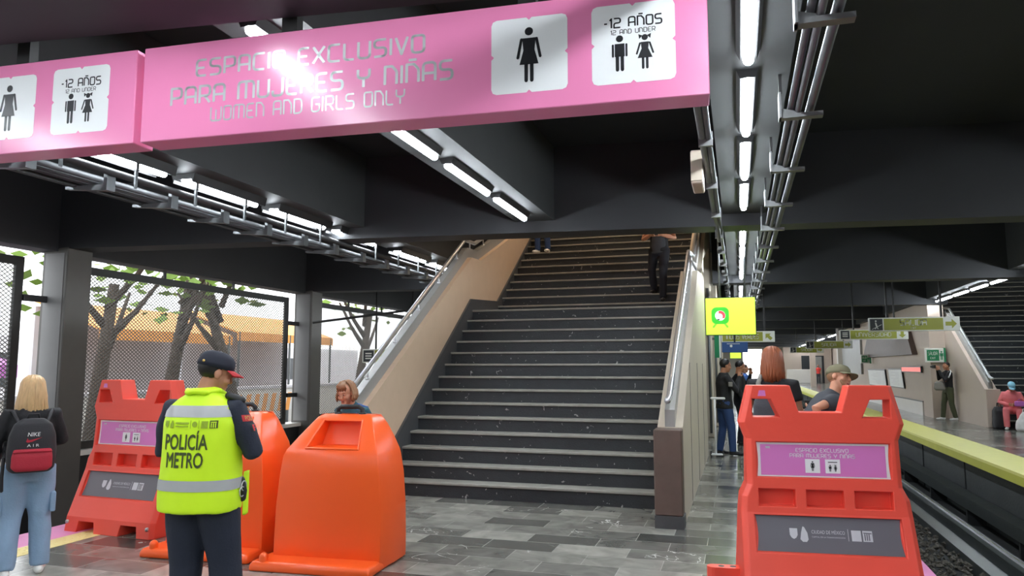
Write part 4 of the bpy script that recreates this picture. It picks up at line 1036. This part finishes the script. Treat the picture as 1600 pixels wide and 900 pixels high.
def cap(P, m, brim=None, tilt=0.0, brim_len=.075):
    HM = P['HM'] @ Rx(tilt); b = NB(); rings = []
    for z, k in ((.028, 1.0), (.055, 1.01), (.085, .96), (.108, .82), (.124, .55), (.131, .15)): rings.append([HM @ V(p) for p in ell(0, -.012, z, .088 * k, .108 * k, 28)])
    loft(b, rings); o = obj('cap', sized(b, P['s']), m, P['t'], True)
    b = NB(); up_, lo = [], []
    for k in range(13):
        a = math.radians(25 + 130 * k / 12); x, y = .084 * math.cos(a), -.012 + .104 * math.sin(a); up_.append((x, y))
    outer = [(x * 1.02, y + brim_len * math.sin(math.radians(25 + 130 * k / 12)) ** .6) for k, (x, y) in enumerate(up_)]
    for z0 in (.030, .036):
        vs = []
    A_ = [[b.verts.new(HM @ V((x, y, z + .006 * (1 - (x / .08) ** 2)))) for x, y in up_] for z in (.028, .034)]; B_ = [[b.verts.new(HM @ V((x, y, z - .012 - .012 * (x / .08) ** 2))) for x, y in outer] for z in (.028, .034)]
    for k in range(12):
        b.faces.new((A_[0][k], A_[0][k + 1], B_[0][k + 1], B_[0][k])); b.faces.new((A_[1][k], B_[1][k], B_[1][k + 1], A_[1][k + 1])); b.faces.new((B_[0][k], B_[0][k + 1], B_[1][k + 1], B_[1][k]))
    for k in (0, 12): b.faces.new((A_[0][k], A_[1][k], B_[1][k], B_[0][k]))
    obj('brim', sized(b, P['s']), brim or m, o, True)
    b = NB(); ellipsoid(b, (0, 0, 0), (1, 1, 1), HM @ Tm(0, -.012, .131) @ Matrix.Diagonal((.008, .008, .005, 1)), 10, 8); obj('button', sized(b, P['s']), m, o, True)
    return o
def drape(P, bm, target, m, name, parent, back=True, lift=.004, ratio=None):
    """lay lettering drawn in XZ (already at body scale) onto a garment along Y"""
    tb = NB(); tb.from_mesh(target.data); bv = BVHTree.FromBMesh(tb); tb.free()
    d = V((0, 1, 0)) if back else V((0, -1, 0))
    bmesh.ops.triangulate(bm, faces=bm.faces[:])
    for _ in range(2):
        le = [e for e in bm.edges if e.calc_length() > .018]
        if le: bmesh.ops.subdivide_edges(bm, edges=le, cuts=1)
    for v in bm.verts:
        h = bv.ray_cast(V((v.co.x, -d.y, v.co.z)), d)
        if h[0] is not None: v.co = h[0] - d * lift
    return obj(name, bm, m, parent)

# --- policeman
P = person('person in navy uniform with yellow police vest and cap, back to us', (-2.88, 3.50, 0), math.radians(9), 1.70, 'skindark', head=(-.75, .28), top=('navy', 'long'), legs=('navy', 1.34), shoes='blackshoe', girth=1.13, sw=.205, vox=.0055, cvox=.011, fold=.008,
           arms={'R': ((.30, .03, 1.13), (.13, .27, 1.12), (-.6, .8, .25), (-.2, .2, 1), .6), 'L': ((-.29, .05, 1.13), (-.06, .28, 1.12), (.6, .8, .2), (.2, .2, 1), .6)}, feet=[(.20, .02, 0), (-.07, -.02, 0)])
P['t'].scale = (.956, .956, .956)
short_hair(P, 'darkhair', low=-.055, k_=.945)
cp = cap(P, 'navycap', 'redcloth')
b = NB(); ellipsoid(b, (0, 0, 0), (1, 1, 1), P['HM'] @ Tm(.052, -.105, .05) @ Matrix.Diagonal((.008, .008, .008, 1)), 8, 6); obj('badge', b, 'gold', cp)
b = NB(); loft(b, [ell(0, -.005, z, rx, ry, 36, 2.4) for z, rx, ry in ((.80, .232, .178), (.86, .232, .177), (1.02, .226, .170), (1.16, .224, .165), (1.30, .222, .158), (1.38, .205, .136), (1.43, .150, .108), (1.462, .102, .092), (1.50, .083, .082))])
vb = fuse(b, .011, 4, .006, 7, 3.3)
cut = [v for v in vb.verts if (V((v.co.x, v.co.y)) - V((0, .01))).length < .068 and v.co.z > 1.44]
vest = obj('vest', vb, 'hiviz', P['t'], True)
for z0, z1, nm in ((.925, .985, 'reflective_band'), (1.335, 1.40, 'reflective_band')):
    tb = NB(); tb.from_mesh(vest.data); bv = BVHTree.FromBMesh(tb); tb.free()
    b = NB(); rings = []
    for z in (z0, (z0 + z1) / 2, z1):
        ring = []
        for k in range(72):
            a = 2 * PI * k / 72; d = V((math.cos(a), math.sin(a), 0)); h = bv.ray_cast(d * .6 + V((0, -.005, z)), -d)
            p = h[0] if h[0] is not None else d * .2 + V((0, 0, z)); ring.append(p + d * .0035)
        rings.append(ring)
    loft(b, rings, cap=False); obj(nm, b, 'reflect', vest, True)
bt = NB(); x = ftext('POLICÍA', .118, .262, .0025)
for v in x.verts: v.co = V((v.co.x - .012, 0, v.co.y + 1.158))
merge(bt, x); x = ftext('METRO', .118, .225, .0025)
for v in x.verts: v.co = V((v.co.x - .012, 0, v.co.y + 1.058))
merge(bt, x); drape(P, bt, vest, 'vink', 'vest_lettering', vest)
bt = NB()
poly_xz(bt, [(-.155, 1.315), (-.125, 1.315), (-.125, 1.29), (-.14, 1.275), (-.155, 1.29)], 0); poly_xz(bt, [(-.115, 1.275), (-.09, 1.275), (-.088, 1.30), (-.10, 1.318), (-.112, 1.30)], 0)
line_xz(bt, (-.075, 1.303), (.0, 1.303), .010, 0); line_xz(bt, (-.075, 1.285), (.0, 1.285), .006, 0); line_xz(bt, (.015, 1.275), (.015, 1.318), .003, 0); disc_xz(bt, .04, 1.297, .016, 0, 12); line_xz(bt, (.065, 1.275), (.065, 1.318), .003, 0)
poly_xz(bt, [(.08, 1.275), (.115, 1.275), (.115, 1.315), (.08, 1.315)], 0); drape(P, bt, vest, 'vinkfaint', 'vest_emblems', vest)
bt = NB(); poly_xz(bt, [(.125, 1.275), (.163, 1.275), (.163, 1.318), (.123, 1.318)], 0); drape(P, bt, vest, 'vink', 'metro_emblem', vest)
bt = NB()
for k in range(3): line_xz(bt, (.133 + .010 * k, 1.28), (.133 + .010 * k, 1.302), .005, 0)
line_xz(bt, (.131, 1.309), (.155, 1.309), .005, 0); drape(P, bt, vest, 'hiviz', 'metro_emblem_lines', vest, lift=.006)
b = NB(); tube(b, [(.045, -.095, 1.47), (.10, -.02, 1.485), (.085, .07, 1.46)], .017, 8, round_caps=True); tube(b, [(-.045, -.095, 1.47), (-.10, -.02, 1.485), (-.085, .07, 1.46)], .017, 8, round_caps=True); tube(b, [(-.06, -.09, 1.475), (0, -.104, 1.48), (.06, -.09, 1.475)], .018, 8, round_caps=True); obj('vest_collar', fuse(b, .008, 3), 'hiviz', vest, True)
b = NB(); loft(b, [ell(0, 0, z, .205, .158, 32, 2.3) for z in (.925, .985)]); bl = obj('belt', b, 'black', P['t'], True)
b = NB(); tube(b, [(.215, .06, .96), (.23, .06, .90), (.225, .06, .86)], .022, 10, round_caps=True); obj('pouch', b, 'black', bl, True)
b = NB()
for a0 in (0, 1): tube(b, [(.238, .03 + .02 * a0 + .028 * math.cos(q * PI / 6), .90 + .03 * a0 + .028 * math.sin(q * PI / 6)) for q in range(13)], .004, 6)
obj('handcuffs', b, 'steel', bl, True)
b = NB(); loft(b, [[(.19, .13, z), (.205, .17, z + .01), (.19, .21, z), (.175, .17, z - .01)] for z in (.74, .80, .92, 1.0)]); obj('vest_strap', fuse(b, .009, 2), 'hiviz', vest, True)
sl = P['shirt']; tb = NB(); tb.from_mesh(sl.data); bvs = BVHTree.FromBMesh(tb); tb.free()
def sleeve_patch(name, cz, h, cy, w, m, letters=None):
    b = NB()
    for i in range(7):
        for j in range(5):
            y = cy - w / 2 + w * i / 6; z = cz - h / 2 + h * j / 4; hh = bvs.ray_cast(V((.7, y, z)), V((-1, 0, 0))); p = hh[0] if hh[0] is not None else V((.27, y, z)); b.verts.new(p + V((.004, 0, 0)))
    b.verts.ensure_lookup_table()
    for i in range(6):
        for j in range(4): b.faces.new([b.verts[i * 5 + j], b.verts[(i + 1) * 5 + j], b.verts[(i + 1) * 5 + j + 1], b.verts[i * 5 + j + 1]])
    o = obj(name, b, m, sl, True)
    if letters:
        x = ftext(letters, h * 1.05, w * .8)
        for v in x.verts:
            y, z = cy + v.co.x, cz - h * .36 + v.co.y; hh = bvs.ray_cast(V((.7, y, z)), V((-1, 0, 0))); p = hh[0] if hh[0] is not None else V((.27, y, z)); v.co = p + V((.007, 0, 0))
        obj('patch_letters', x, 'gold' if m == 'redcloth' else 'redcloth', o)
sleeve_patch('shoulder_patch', 1.325, .036, .01, .10, 'redcloth', 'POLICÍA'); sleeve_patch('letter_patch', 1.27, .05, .01, .045, 'black', 'F')
b = NB(); tube(b, [(.15, .0, 1.452), (.225, .01, 1.425)], [.022, .024], 10, round_caps=True); obj('epaulette', b, 'black', sl, True)
b = NB(); box(b, -.01, .06, .30, .31, 1.10, 1.24); tag(obj('mobile_phone', bevel(b, .004, 2), 'black'), 'dark mobile phone held by the policeman', 'phone').matrix_world = P['t'].matrix_basis @ Matrix.Diagonal((.956, .956, .956, 1)) @ Tm(0, .01, 0)

# --- woman with the backpack
P = person('person with long blonde hair in black top and light jeans at the left edge', (-5.16, 4.36, 0), math.radians(54), 1.47, 'skin', head=(.05, .25), top=('blackcloth', 'long'), legs=('jeans', 1.32), shoes='whiteshoe', girth=1.06, sw=.175, vox=.007, fold=.010, hem=.98,
           arms={'R': ((.24, .05, 1.14), (.16, .27, 1.10), (-.3, 1, .1), (-.3, .1, 1), .5), 'L': ((-.25, .0, 1.14), (-.24, .14, .93), (0, .4, -1), (.3, 1, 0), .4)}, feet=[(.13, .03, 0), (-.13, -.06, 0)])
long_hair(P, 'blonde', .38, 170, 48, 1.35, .0125, 4)
s_ = P['s']
b = NB()
for sx in (.20, -.20): box(b, sx - .02, sx + .02, -.06, .06, .56, .70)
for v in b.verts: v.co *= s_
b.free()
for sx in (1, -1):
    b = bevel(BX(sx * .195 - .022, sx * .195 + .022, -.075, .075, .53, .70), .012, 2); obj('cargo_pocket', sized(b, s_), 'jeans', P['pants'], True)
mw = P['t'].matrix_basis
bp = thing('backpack', 'black backpack with red front pocket on the blonde haired woman', 'backpack', (-5.16, 4.36, -.05), math.radians(54))
b = NB(); loft(b, [ell(0, -.185 * 1, z, rx, ry, 28, 3.0) for z, rx, ry in ((.83, .120, .062), (.86, .150, .085), (.98, .158, .095), (1.10, .148, .085), (1.18, .120, .066), (1.22, .07, .035))]); bb = fuse(b, .010, 3); bm_ = obj('main_bag', bb, 'bag', bp, True)
b = NB(); loft(b, [ell(0, -.255, z, rx, ry, 24, 3.2) for z, rx, ry in ((.845, .10, .04), (.87, .128, .052), (.95, .128, .050), (1.005, .118, .036))]); fp = obj('front_pocket', fuse(b, .009, 3), 'bagred', bp, True)
b = NB(); tube(b, [(-.112, -.285, .985), (0, -.305, .99), (.112, -.285, .985)], .009, 8, round_caps=True); obj('zip_flap', b, 'bagred', fp, True)
bt = NB(); x = ftext('NIKE', .04, .075)
for v in x.verts: v.co = V((v.co.x + v.co.y * .15, 0, v.co.y + 1.095))
merge(bt, x); P2 = dict(t=bp); drape(P2, bt, bm_, 'bagwhite', 'logo_lettering', bm_)
bt = NB(); poly_xz(bt, [(-.045, 1.058), (-.035, 1.05), (-.01, 1.055), (.055, 1.085), (-.012, 1.070), (-.03, 1.068), (-.036, 1.084)], 0); drape(P2, bt, bm_, 'bagred', 'logo_tick', bm_)
bt = NB(); x = ftext('A I R', .028, .075)
for v in x.verts: v.co = V((v.co.x, 0, v.co.y + 1.02))
merge(bt, x); drape(P2, bt, bm_, 'bagwhite', 'logo_letters', bm_)
for sx in (-1, 1):
    b = NB(); tube(b, [(sx * .09, -.15, 1.19), (sx * .125, -.06, 1.27), (sx * .13, .04, 1.25), (sx * .14, .11, 1.12), (sx * .16, .03, .96), (sx * .13, -.12, .88)], .013, 8, round_caps=True); obj('shoulder_strap', b, 'bag', bp, True)
b = NB(); tube(b, [(-.04, -.17, 1.21), (-.03, -.18, 1.25), (.03, -.18, 1.25), (.04, -.17, 1.21)], .008, 8); obj('grab_loop', b, 'bag', bp, True)
b = NB(); tube(b, [(-.165, -.11, .93), (-.17, -.13, .80), (-.165, -.12, .70)], .012, 8, round_caps=True); obj('hanging_strap', b, 'bag', bp, True)

# --- woman behind the orange barrier
P = person('person with short light brown hair in teal top behind the large orange barrier', (-3.33, 6.22, 0), math.radians(168), 1.47, 'skin', head=(.12, -.20), lean=.48, top=('teal', 'long'), legs=('darktrouser', 1.05), girth=1.08, sw=.17, vox=.0055, face=True)
long_hair(P, 'brownhair', .115, 170, 78, 1.25, .011, 9, back_in=.2)
b = NB()
for k in range(15):
    x = -.055 + .0075 * k; tube(b, [P['HM'] @ V(q) for q in ((x * .5, .02, .128), (x * .9, .068, .098), (x * 1.15, .082 - abs(x) * .3, .062 - .012 * ((k * 7) % 3)))], [.010, .011, .004], 6)
obj('fringe', sized(b, P['s']), 'brownhair', P['t'], True)
b = NB(); tube(b, [P['up'](q) * P['s'] for q in ((-.12, .09, 1.20), (-.11, .085, 1.36), (-.10, -.02, 1.45), (-.12, -.11, 1.36))], .014, 8); tag(obj('bag_strap', b, 'bluecloth', P['t'], True), 'light blue shoulder strap', None)

# --- people past the right barrier
P = person('person with straight auburn hair and grey backpack strap behind the right red barrier', (.30, 7.30, 0), math.radians(-6), 1.72, 'skin', head=(-.10, .06), top=('blackcloth', 'short'), legs=('darktrouser', 1.0), sw=.175, vox=.006,
           arms={'R': ((.22, .02, 1.10), (.29, .28, 1.12), (.3, 1, .25), (-.5, 0, 1), .35), 'L': ((-.23, .0, 1.12), (-.20, .18, 1.0), (.2, 1, 0), (.3, 0, 1), .4)})
long_hair(P, 'auburn', .23, 240, 46, 1.12, .0095, 21, back_in=.05)
b = NB(); tube(b, [(-.10, -.14, 1.15), (-.12, -.115, 1.40), (-.10, -.03, 1.47), (-.10, .10, 1.38), (-.12, .14, 1.15)], .022, 8); obj('shoulder_strap', b, 'straparmy', P['t'], True)
bp = thing('backpack', 'dark grey backpack worn by the auburn haired woman', 'backpack', (.30, 7.30, 0), math.radians(-6))
b = NB(); loft(b, [ell(-.02, -.20, z, rx, ry, 24, 3) for z, rx, ry in ((.92, .13, .06), (.95, .145, .075), (1.2, .145, .075), (1.32, .11, .05))]); obj('main_bag', fuse(b, .012, 3), 'greycloth', bp, True)
b = NB(); box(b, .255, .325, .375, .385, 1.07, 1.20); o = tag(obj('mobile_phone', bevel(b, .004, 2), 'black'), 'dark phone in the hand of the auburn haired woman', 'phone'); o.matrix_world = Tm(.30, 7.30, .0) @ Rz(math.radians(-6)) @ Tm(0, .03, .03)
P = person('person in khaki cap and grey shirt leaning towards the track', (.50, 7.02, 0), math.radians(-84), 1.66, 'skin', head=(-.80, -.58), lean=.62, top=('greycloth', 'short'), legs=('darktrouser', 1.0), vox=.006, face=True, girth=1.05,
           arms={'R': ((.33, -.12, 1.22), (.27, .10, 1.06), (-.2, 1, -.2), (-.3, 0, 1), .5), 'L': ((-.28, .10, 1.14), (-.20, .28, 1.0), (.2, 1, 0), (.3, 0, 1), .5)}, feet=[(.14, .20, 0), (-.12, .02, 0)])
short_hair(P, 'brownhair', low=-.03, k_=.935); cap(P, 'capgreen', None)
b = NB(); tube(b, [P['HM'] @ V(q) for q in ((.06, .045, -.05), (.04, .07, -.098), (0, .082, -.112), (-.04, .07, -.098), (-.06, .045, -.05))], [.010, .014, .015, .014, .010], 8, round_caps=True); obj('beard', sized(b, P['s']), 'brownhair', P['t'], True)
P = person('person in black jacket and blue jeans holding hands to face by the stair parapet', (-.26, 13.75, 0), math.radians(-72), 1.68, 'skindark', head=(0, .18), top=('blackcloth', 'long'), legs=('bluejeans', 1.08), girth=1.12, vox=.008, hem=.82,
           arms={'R': ((.26, .14, 1.14), (.09, .25, 1.38), (-.2, .2, 1), (-.4, .9, 0), .3), 'L': ((-.25, .14, 1.16), (-.05, .26, 1.42), (.2, .2, 1), (.4, .9, 0), .3)}, feet=[(.10, .10, 0), (-.10, -.08, 0)])
short_hair(P, 'darkhair', low=-.07)
for q in (1,):
    b = NB(); box(b, .245, .285, .0, .07, 1.22, 1.30); obj('sleeve_badge', sized(bevel(b, .006, 1), P['s']), 'straparmy', P['t'])
P = person('person with dark hair touching their face behind the man in black jacket', (.0, 15.6, 0), math.radians(-95), 1.66, 'skindark', head=(.3, .15), top=('blackcloth', 'long'), vox=.009, cvox=.016,
           arms={'L': ((-.22, .14, 1.16), (-.05, .22, 1.42), (.1, .1, 1), (.4, .9, 0), .3)})
short_hair(P, 'darkhair')
P = person('person with grey hair in blue polo shirt further along the platform', (.14, 21.0, 0), math.radians(-70), 1.60, 'skindark', head=(-.1, .05), top=('bluecloth', 'short'), vox=.010, cvox=.018)
short_hair(P, 'darkhair', low=-.03)
# --- on the staircase
z15 = ST[15][1]
P = person('person in dark clothes walking down the stairs with head hidden by the beam', (-1.27, 13.0, ST[14][1]), math.radians(176), 1.72, 'skin', head=(0, .3), top=('blackcloth', 'short'), legs=('darktrouser', 1.02), vox=.008,
           arms={'R': ((.27, .02, 1.12), (.10, .27, 1.15), (-.9, .4, .1), (0, .3, 1), .6), 'L': ((-.27, .02, 1.12), (-.08, .27, 1.15), (.9, .4, .1), (0, .3, 1), .6)}, feet=[(.13, -.20, .177), (-.07, .14, 0)], knees=[(.13, .02, .58), (-.08, .13, .5)])
short_hair(P)
b = NB(); loft(b, [ell(0, .012, z, rx, ry, 24, 2.3) for z, rx, ry in ((.86, .155, .118), (1.0, .15, .116), (1.25, .13, .122))]); tag(obj('undershirt', fuse(b, .014, 3, .004), 'greycloth', P['t'], True), 'grey shirt under dark waistcoat', None)
b = NB(); box(b, -.04, .04, .33, .345, 1.14, 1.22); o = tag(obj('mobile_phone', bevel(b, .004, 1), 'black'), 'phone held by the person walking down the stairs', 'phone'); o.matrix_world = P['t'].matrix_basis @ Tm(0, 0, 0)
P = person('person near the top of the stairs showing only white shoes and jeans', (-3.82, ST[21][0] + .13, ST[21][1]), math.radians(170), 1.65, 'skin', top=('greycloth', 'long'), legs=('bluejeans', 1.05), shoes='whiteshoe', vox=.010, cvox=.018, feet=[(.12, .0, 0), (-.13, .02, 0)])
short_hair(P)
# --- opposite platform
P = person('person in black jacket and olive trousers taking a photo on the opposite platform', (5.86, 24.55, 0), math.radians(100), 1.68, 'skindark', head=(.25, .1), top=('blackcloth', 'long'), legs=('olivecloth', 1.1), shoes='whiteshoe', vox=.008,
           arms={'R': ((.22, .16, 1.20), (.07, .24, 1.46), (-.2, .2, 1), (-.4, .9, 0), .4), 'L': ((-.24, .18, 1.16), (-.06, .25, 1.45), (.2, .2, 1), (.4, .9, 0), .4)}, feet=[(.10, .16, 0), (-.12, -.10, 0)])
short_hair(P)
for sx in (-1, 1):
    b = NB(); tube(b, [(sx * .12, -.02, 1.475), (sx * .20, -.01, 1.43), (sx * .268, .05, 1.33), (sx * .285, .10, 1.25)], .014, 6); obj('white_stripe', sized(b, P['s']), 'white', P['t'], True)
b = NB(); box(b, -.05, .05, .33, .40, 1.50, 1.60); tube(b, [(0, .39, 1.55), (0, .46, 1.55)], .028, 12); o = tag(obj('camera_body', b, 'black'), 'black camera held up to the face on the opposite platform', 'camera'); o.matrix_world = P['t'].matrix_basis
bg_ = thing('shoulder_bag', 'pale shoulder bag of the person photographing on the opposite platform', 'bag', (5.60, 24.40, .86))
b = NB(); loft(b, [ell(0, 0, z, rx, ry, 18, 3) for z, rx, ry in ((0, .10, .04), (.04, .15, .07), (.22, .13, .06), (.27, .08, .03))]); obj('pouch', fuse(b, .012, 2), 'straparmy', bg_, True)
b = NB(); tube(b, [(.10, 0, .24), (.18, 0, .42), (.26, .0, .56)], .012, 6); obj('strap', b, 'straparmy', bg_, True)
SEAT = (6.50, 21.42, 0)
P = person('person in salmon pink clothes and light blue cap seated by the distant stairs', SEAT, math.radians(165), 1.58, 'skindark', head=(.2, .42), lean=.18, top=('pinkcloth', 'long'), legs=('pinkcloth', 1.25), shoes='whiteshoe', girth=1.3, vox=.010, cvox=.016,
           hips=(0, -.18, .50), knees=[(.15, .26, .50), (-.15, .26, .50)], feet=[(.15, .24, 0), (-.15, .24, 0)], arms={'R': ((.28, .06, 1.14), (.08, .26, 1.12), (-.6, .8, .2), (0, .2, 1), .6), 'L': ((-.28, .06, 1.14), (-.06, .26, 1.12), (.6, .8, .2), (0, .2, 1), .6)}, hem=.90)
short_hair(P, low=-.04); cap(P, 'capblue')
st = thing('stool', 'dark folding stool under the person in pink', 'stool', (SEAT[0], SEAT[1], 0), math.radians(165))
obj('seat', bevel(BX(-.2, .2, -.36, .02, .33, .37), .015, 2), 'bag', st)
for sx in (-1, 1):
    for a, c in ((-.34, 0), (0, -.34)):
        b = NB(); tube(b, [(sx * .18, a, 0), (sx * .18, c, .34)], .014, 8); obj('leg', b, 'black', st, True)
o = thing('carrier_bag', 'white carrier bag on the floor in front of the person in pink', 'bag', (6.58, 20.84, 0)); b = NB(); loft(b, [ell(0, 0, z, rx, ry, 22, 2.6) for z, rx, ry in ((.0, .17, .12), (.05, .21, .15), (.22, .19, .13), (.38, .11, .08), (.46, .05, .04))]); obj('sack', fuse(b, .014, 2, .016, 9), 'bagwhite', o, True); b = NB(); tube(b, [(-.05, 0, .44), (-.03, 0, .54), (.03, 0, .54), (.05, 0, .44)], .012, 8); obj('handle', b, 'bagwhite', o, True)
o = thing('handbag', 'small purple bag on the lap of the person in pink', 'bag', (6.59, 21.19, .575)); b = NB(); loft(b, [ell(0, 0, z, rx, ry, 18, 3) for z, rx, ry in ((0, .09, .06), (.03, .11, .07), (.13, .10, .05))]); obj('pouch', fuse(b, .012, 2), 'purple', o, True); b = NB(); tube(b, [(-.06, 0, .12), (0, 0, .18), (.06, 0, .12)], .008, 8); obj('handle', b, 'purple', o, True)
o = thing('travel_bag', 'dark bag standing against the newel beside the person in pink', 'bag', (6.20, 21.48, 0)); b = NB(); loft(b, [ell(0, 0, z, rx, ry, 18, 3.5) for z, rx, ry in ((0, .10, .14), (.04, .12, .18), (.45, .11, .16), (.55, .07, .10))]); obj('body', fuse(b, .014, 2, .008), 'bag', o, True); b = NB(); tube(b, [(0, -.06, .54), (0, -.04, .64), (0, .04, .64), (0, .06, .54)], .012, 8); obj('handle', b, 'bag', o, True)
P = person('distant person in a red vest near the end of the opposite platform', (7.1, 74.5, 0), math.radians(175), 1.72, 'skindark', top=('vestred', 'short'), legs=('greycloth', 1.0), vox=.012, cvox=.022); short_hair(P)
o = thing('luggage_trolley', 'slim white luggage trolley beside the legs of the man in black jacket', 'trolley', (-.42, 13.45, 0))
b = NB(); tube(b, [(0, 0, .05), (0, 0, 1.02)], .018, 8); obj('pole', b, 'white', o, True)
b = NB(); tube(b, [(-.05, 0, 1.0), (.16, 0, 1.0)], .022, 8, round_caps=True); obj('handle', b, 'white', o, True)
obj('foot_plate', bevel(BX(-.08, .12, -.06, .06, .03, .055), .008, 1), 'white', o)
for sx in (-.08, .12):
    b = NB(); tube(b, [(sx - .012, 0, .05), (sx + .012, 0, .05)], .05, 14); obj('wheel', b, 'black', o, True)
# far end of the opposite platform
o = thing('booth', 'dark doorway cabin with white counter at the far end of the opposite platform', 'booth', (4.2, 76.2, 0))
obj('cabin', BX(0, 4.3, 0, 1.5, 0, 3.4), 'oppwall', o); obj('doorway', BX(1.6, 3.6, -.05, 0, 0, 2.6), 'signdark', o); obj('door_leaf', BX(2.7, 3.4, -.1, -.05, 0, 2.5), 'glassgrey', o); obj('counter', bevel(BX(.2, 2.6, -1.2, -.7, 0, 1.3), .03, 1), 'oppwhite', o)
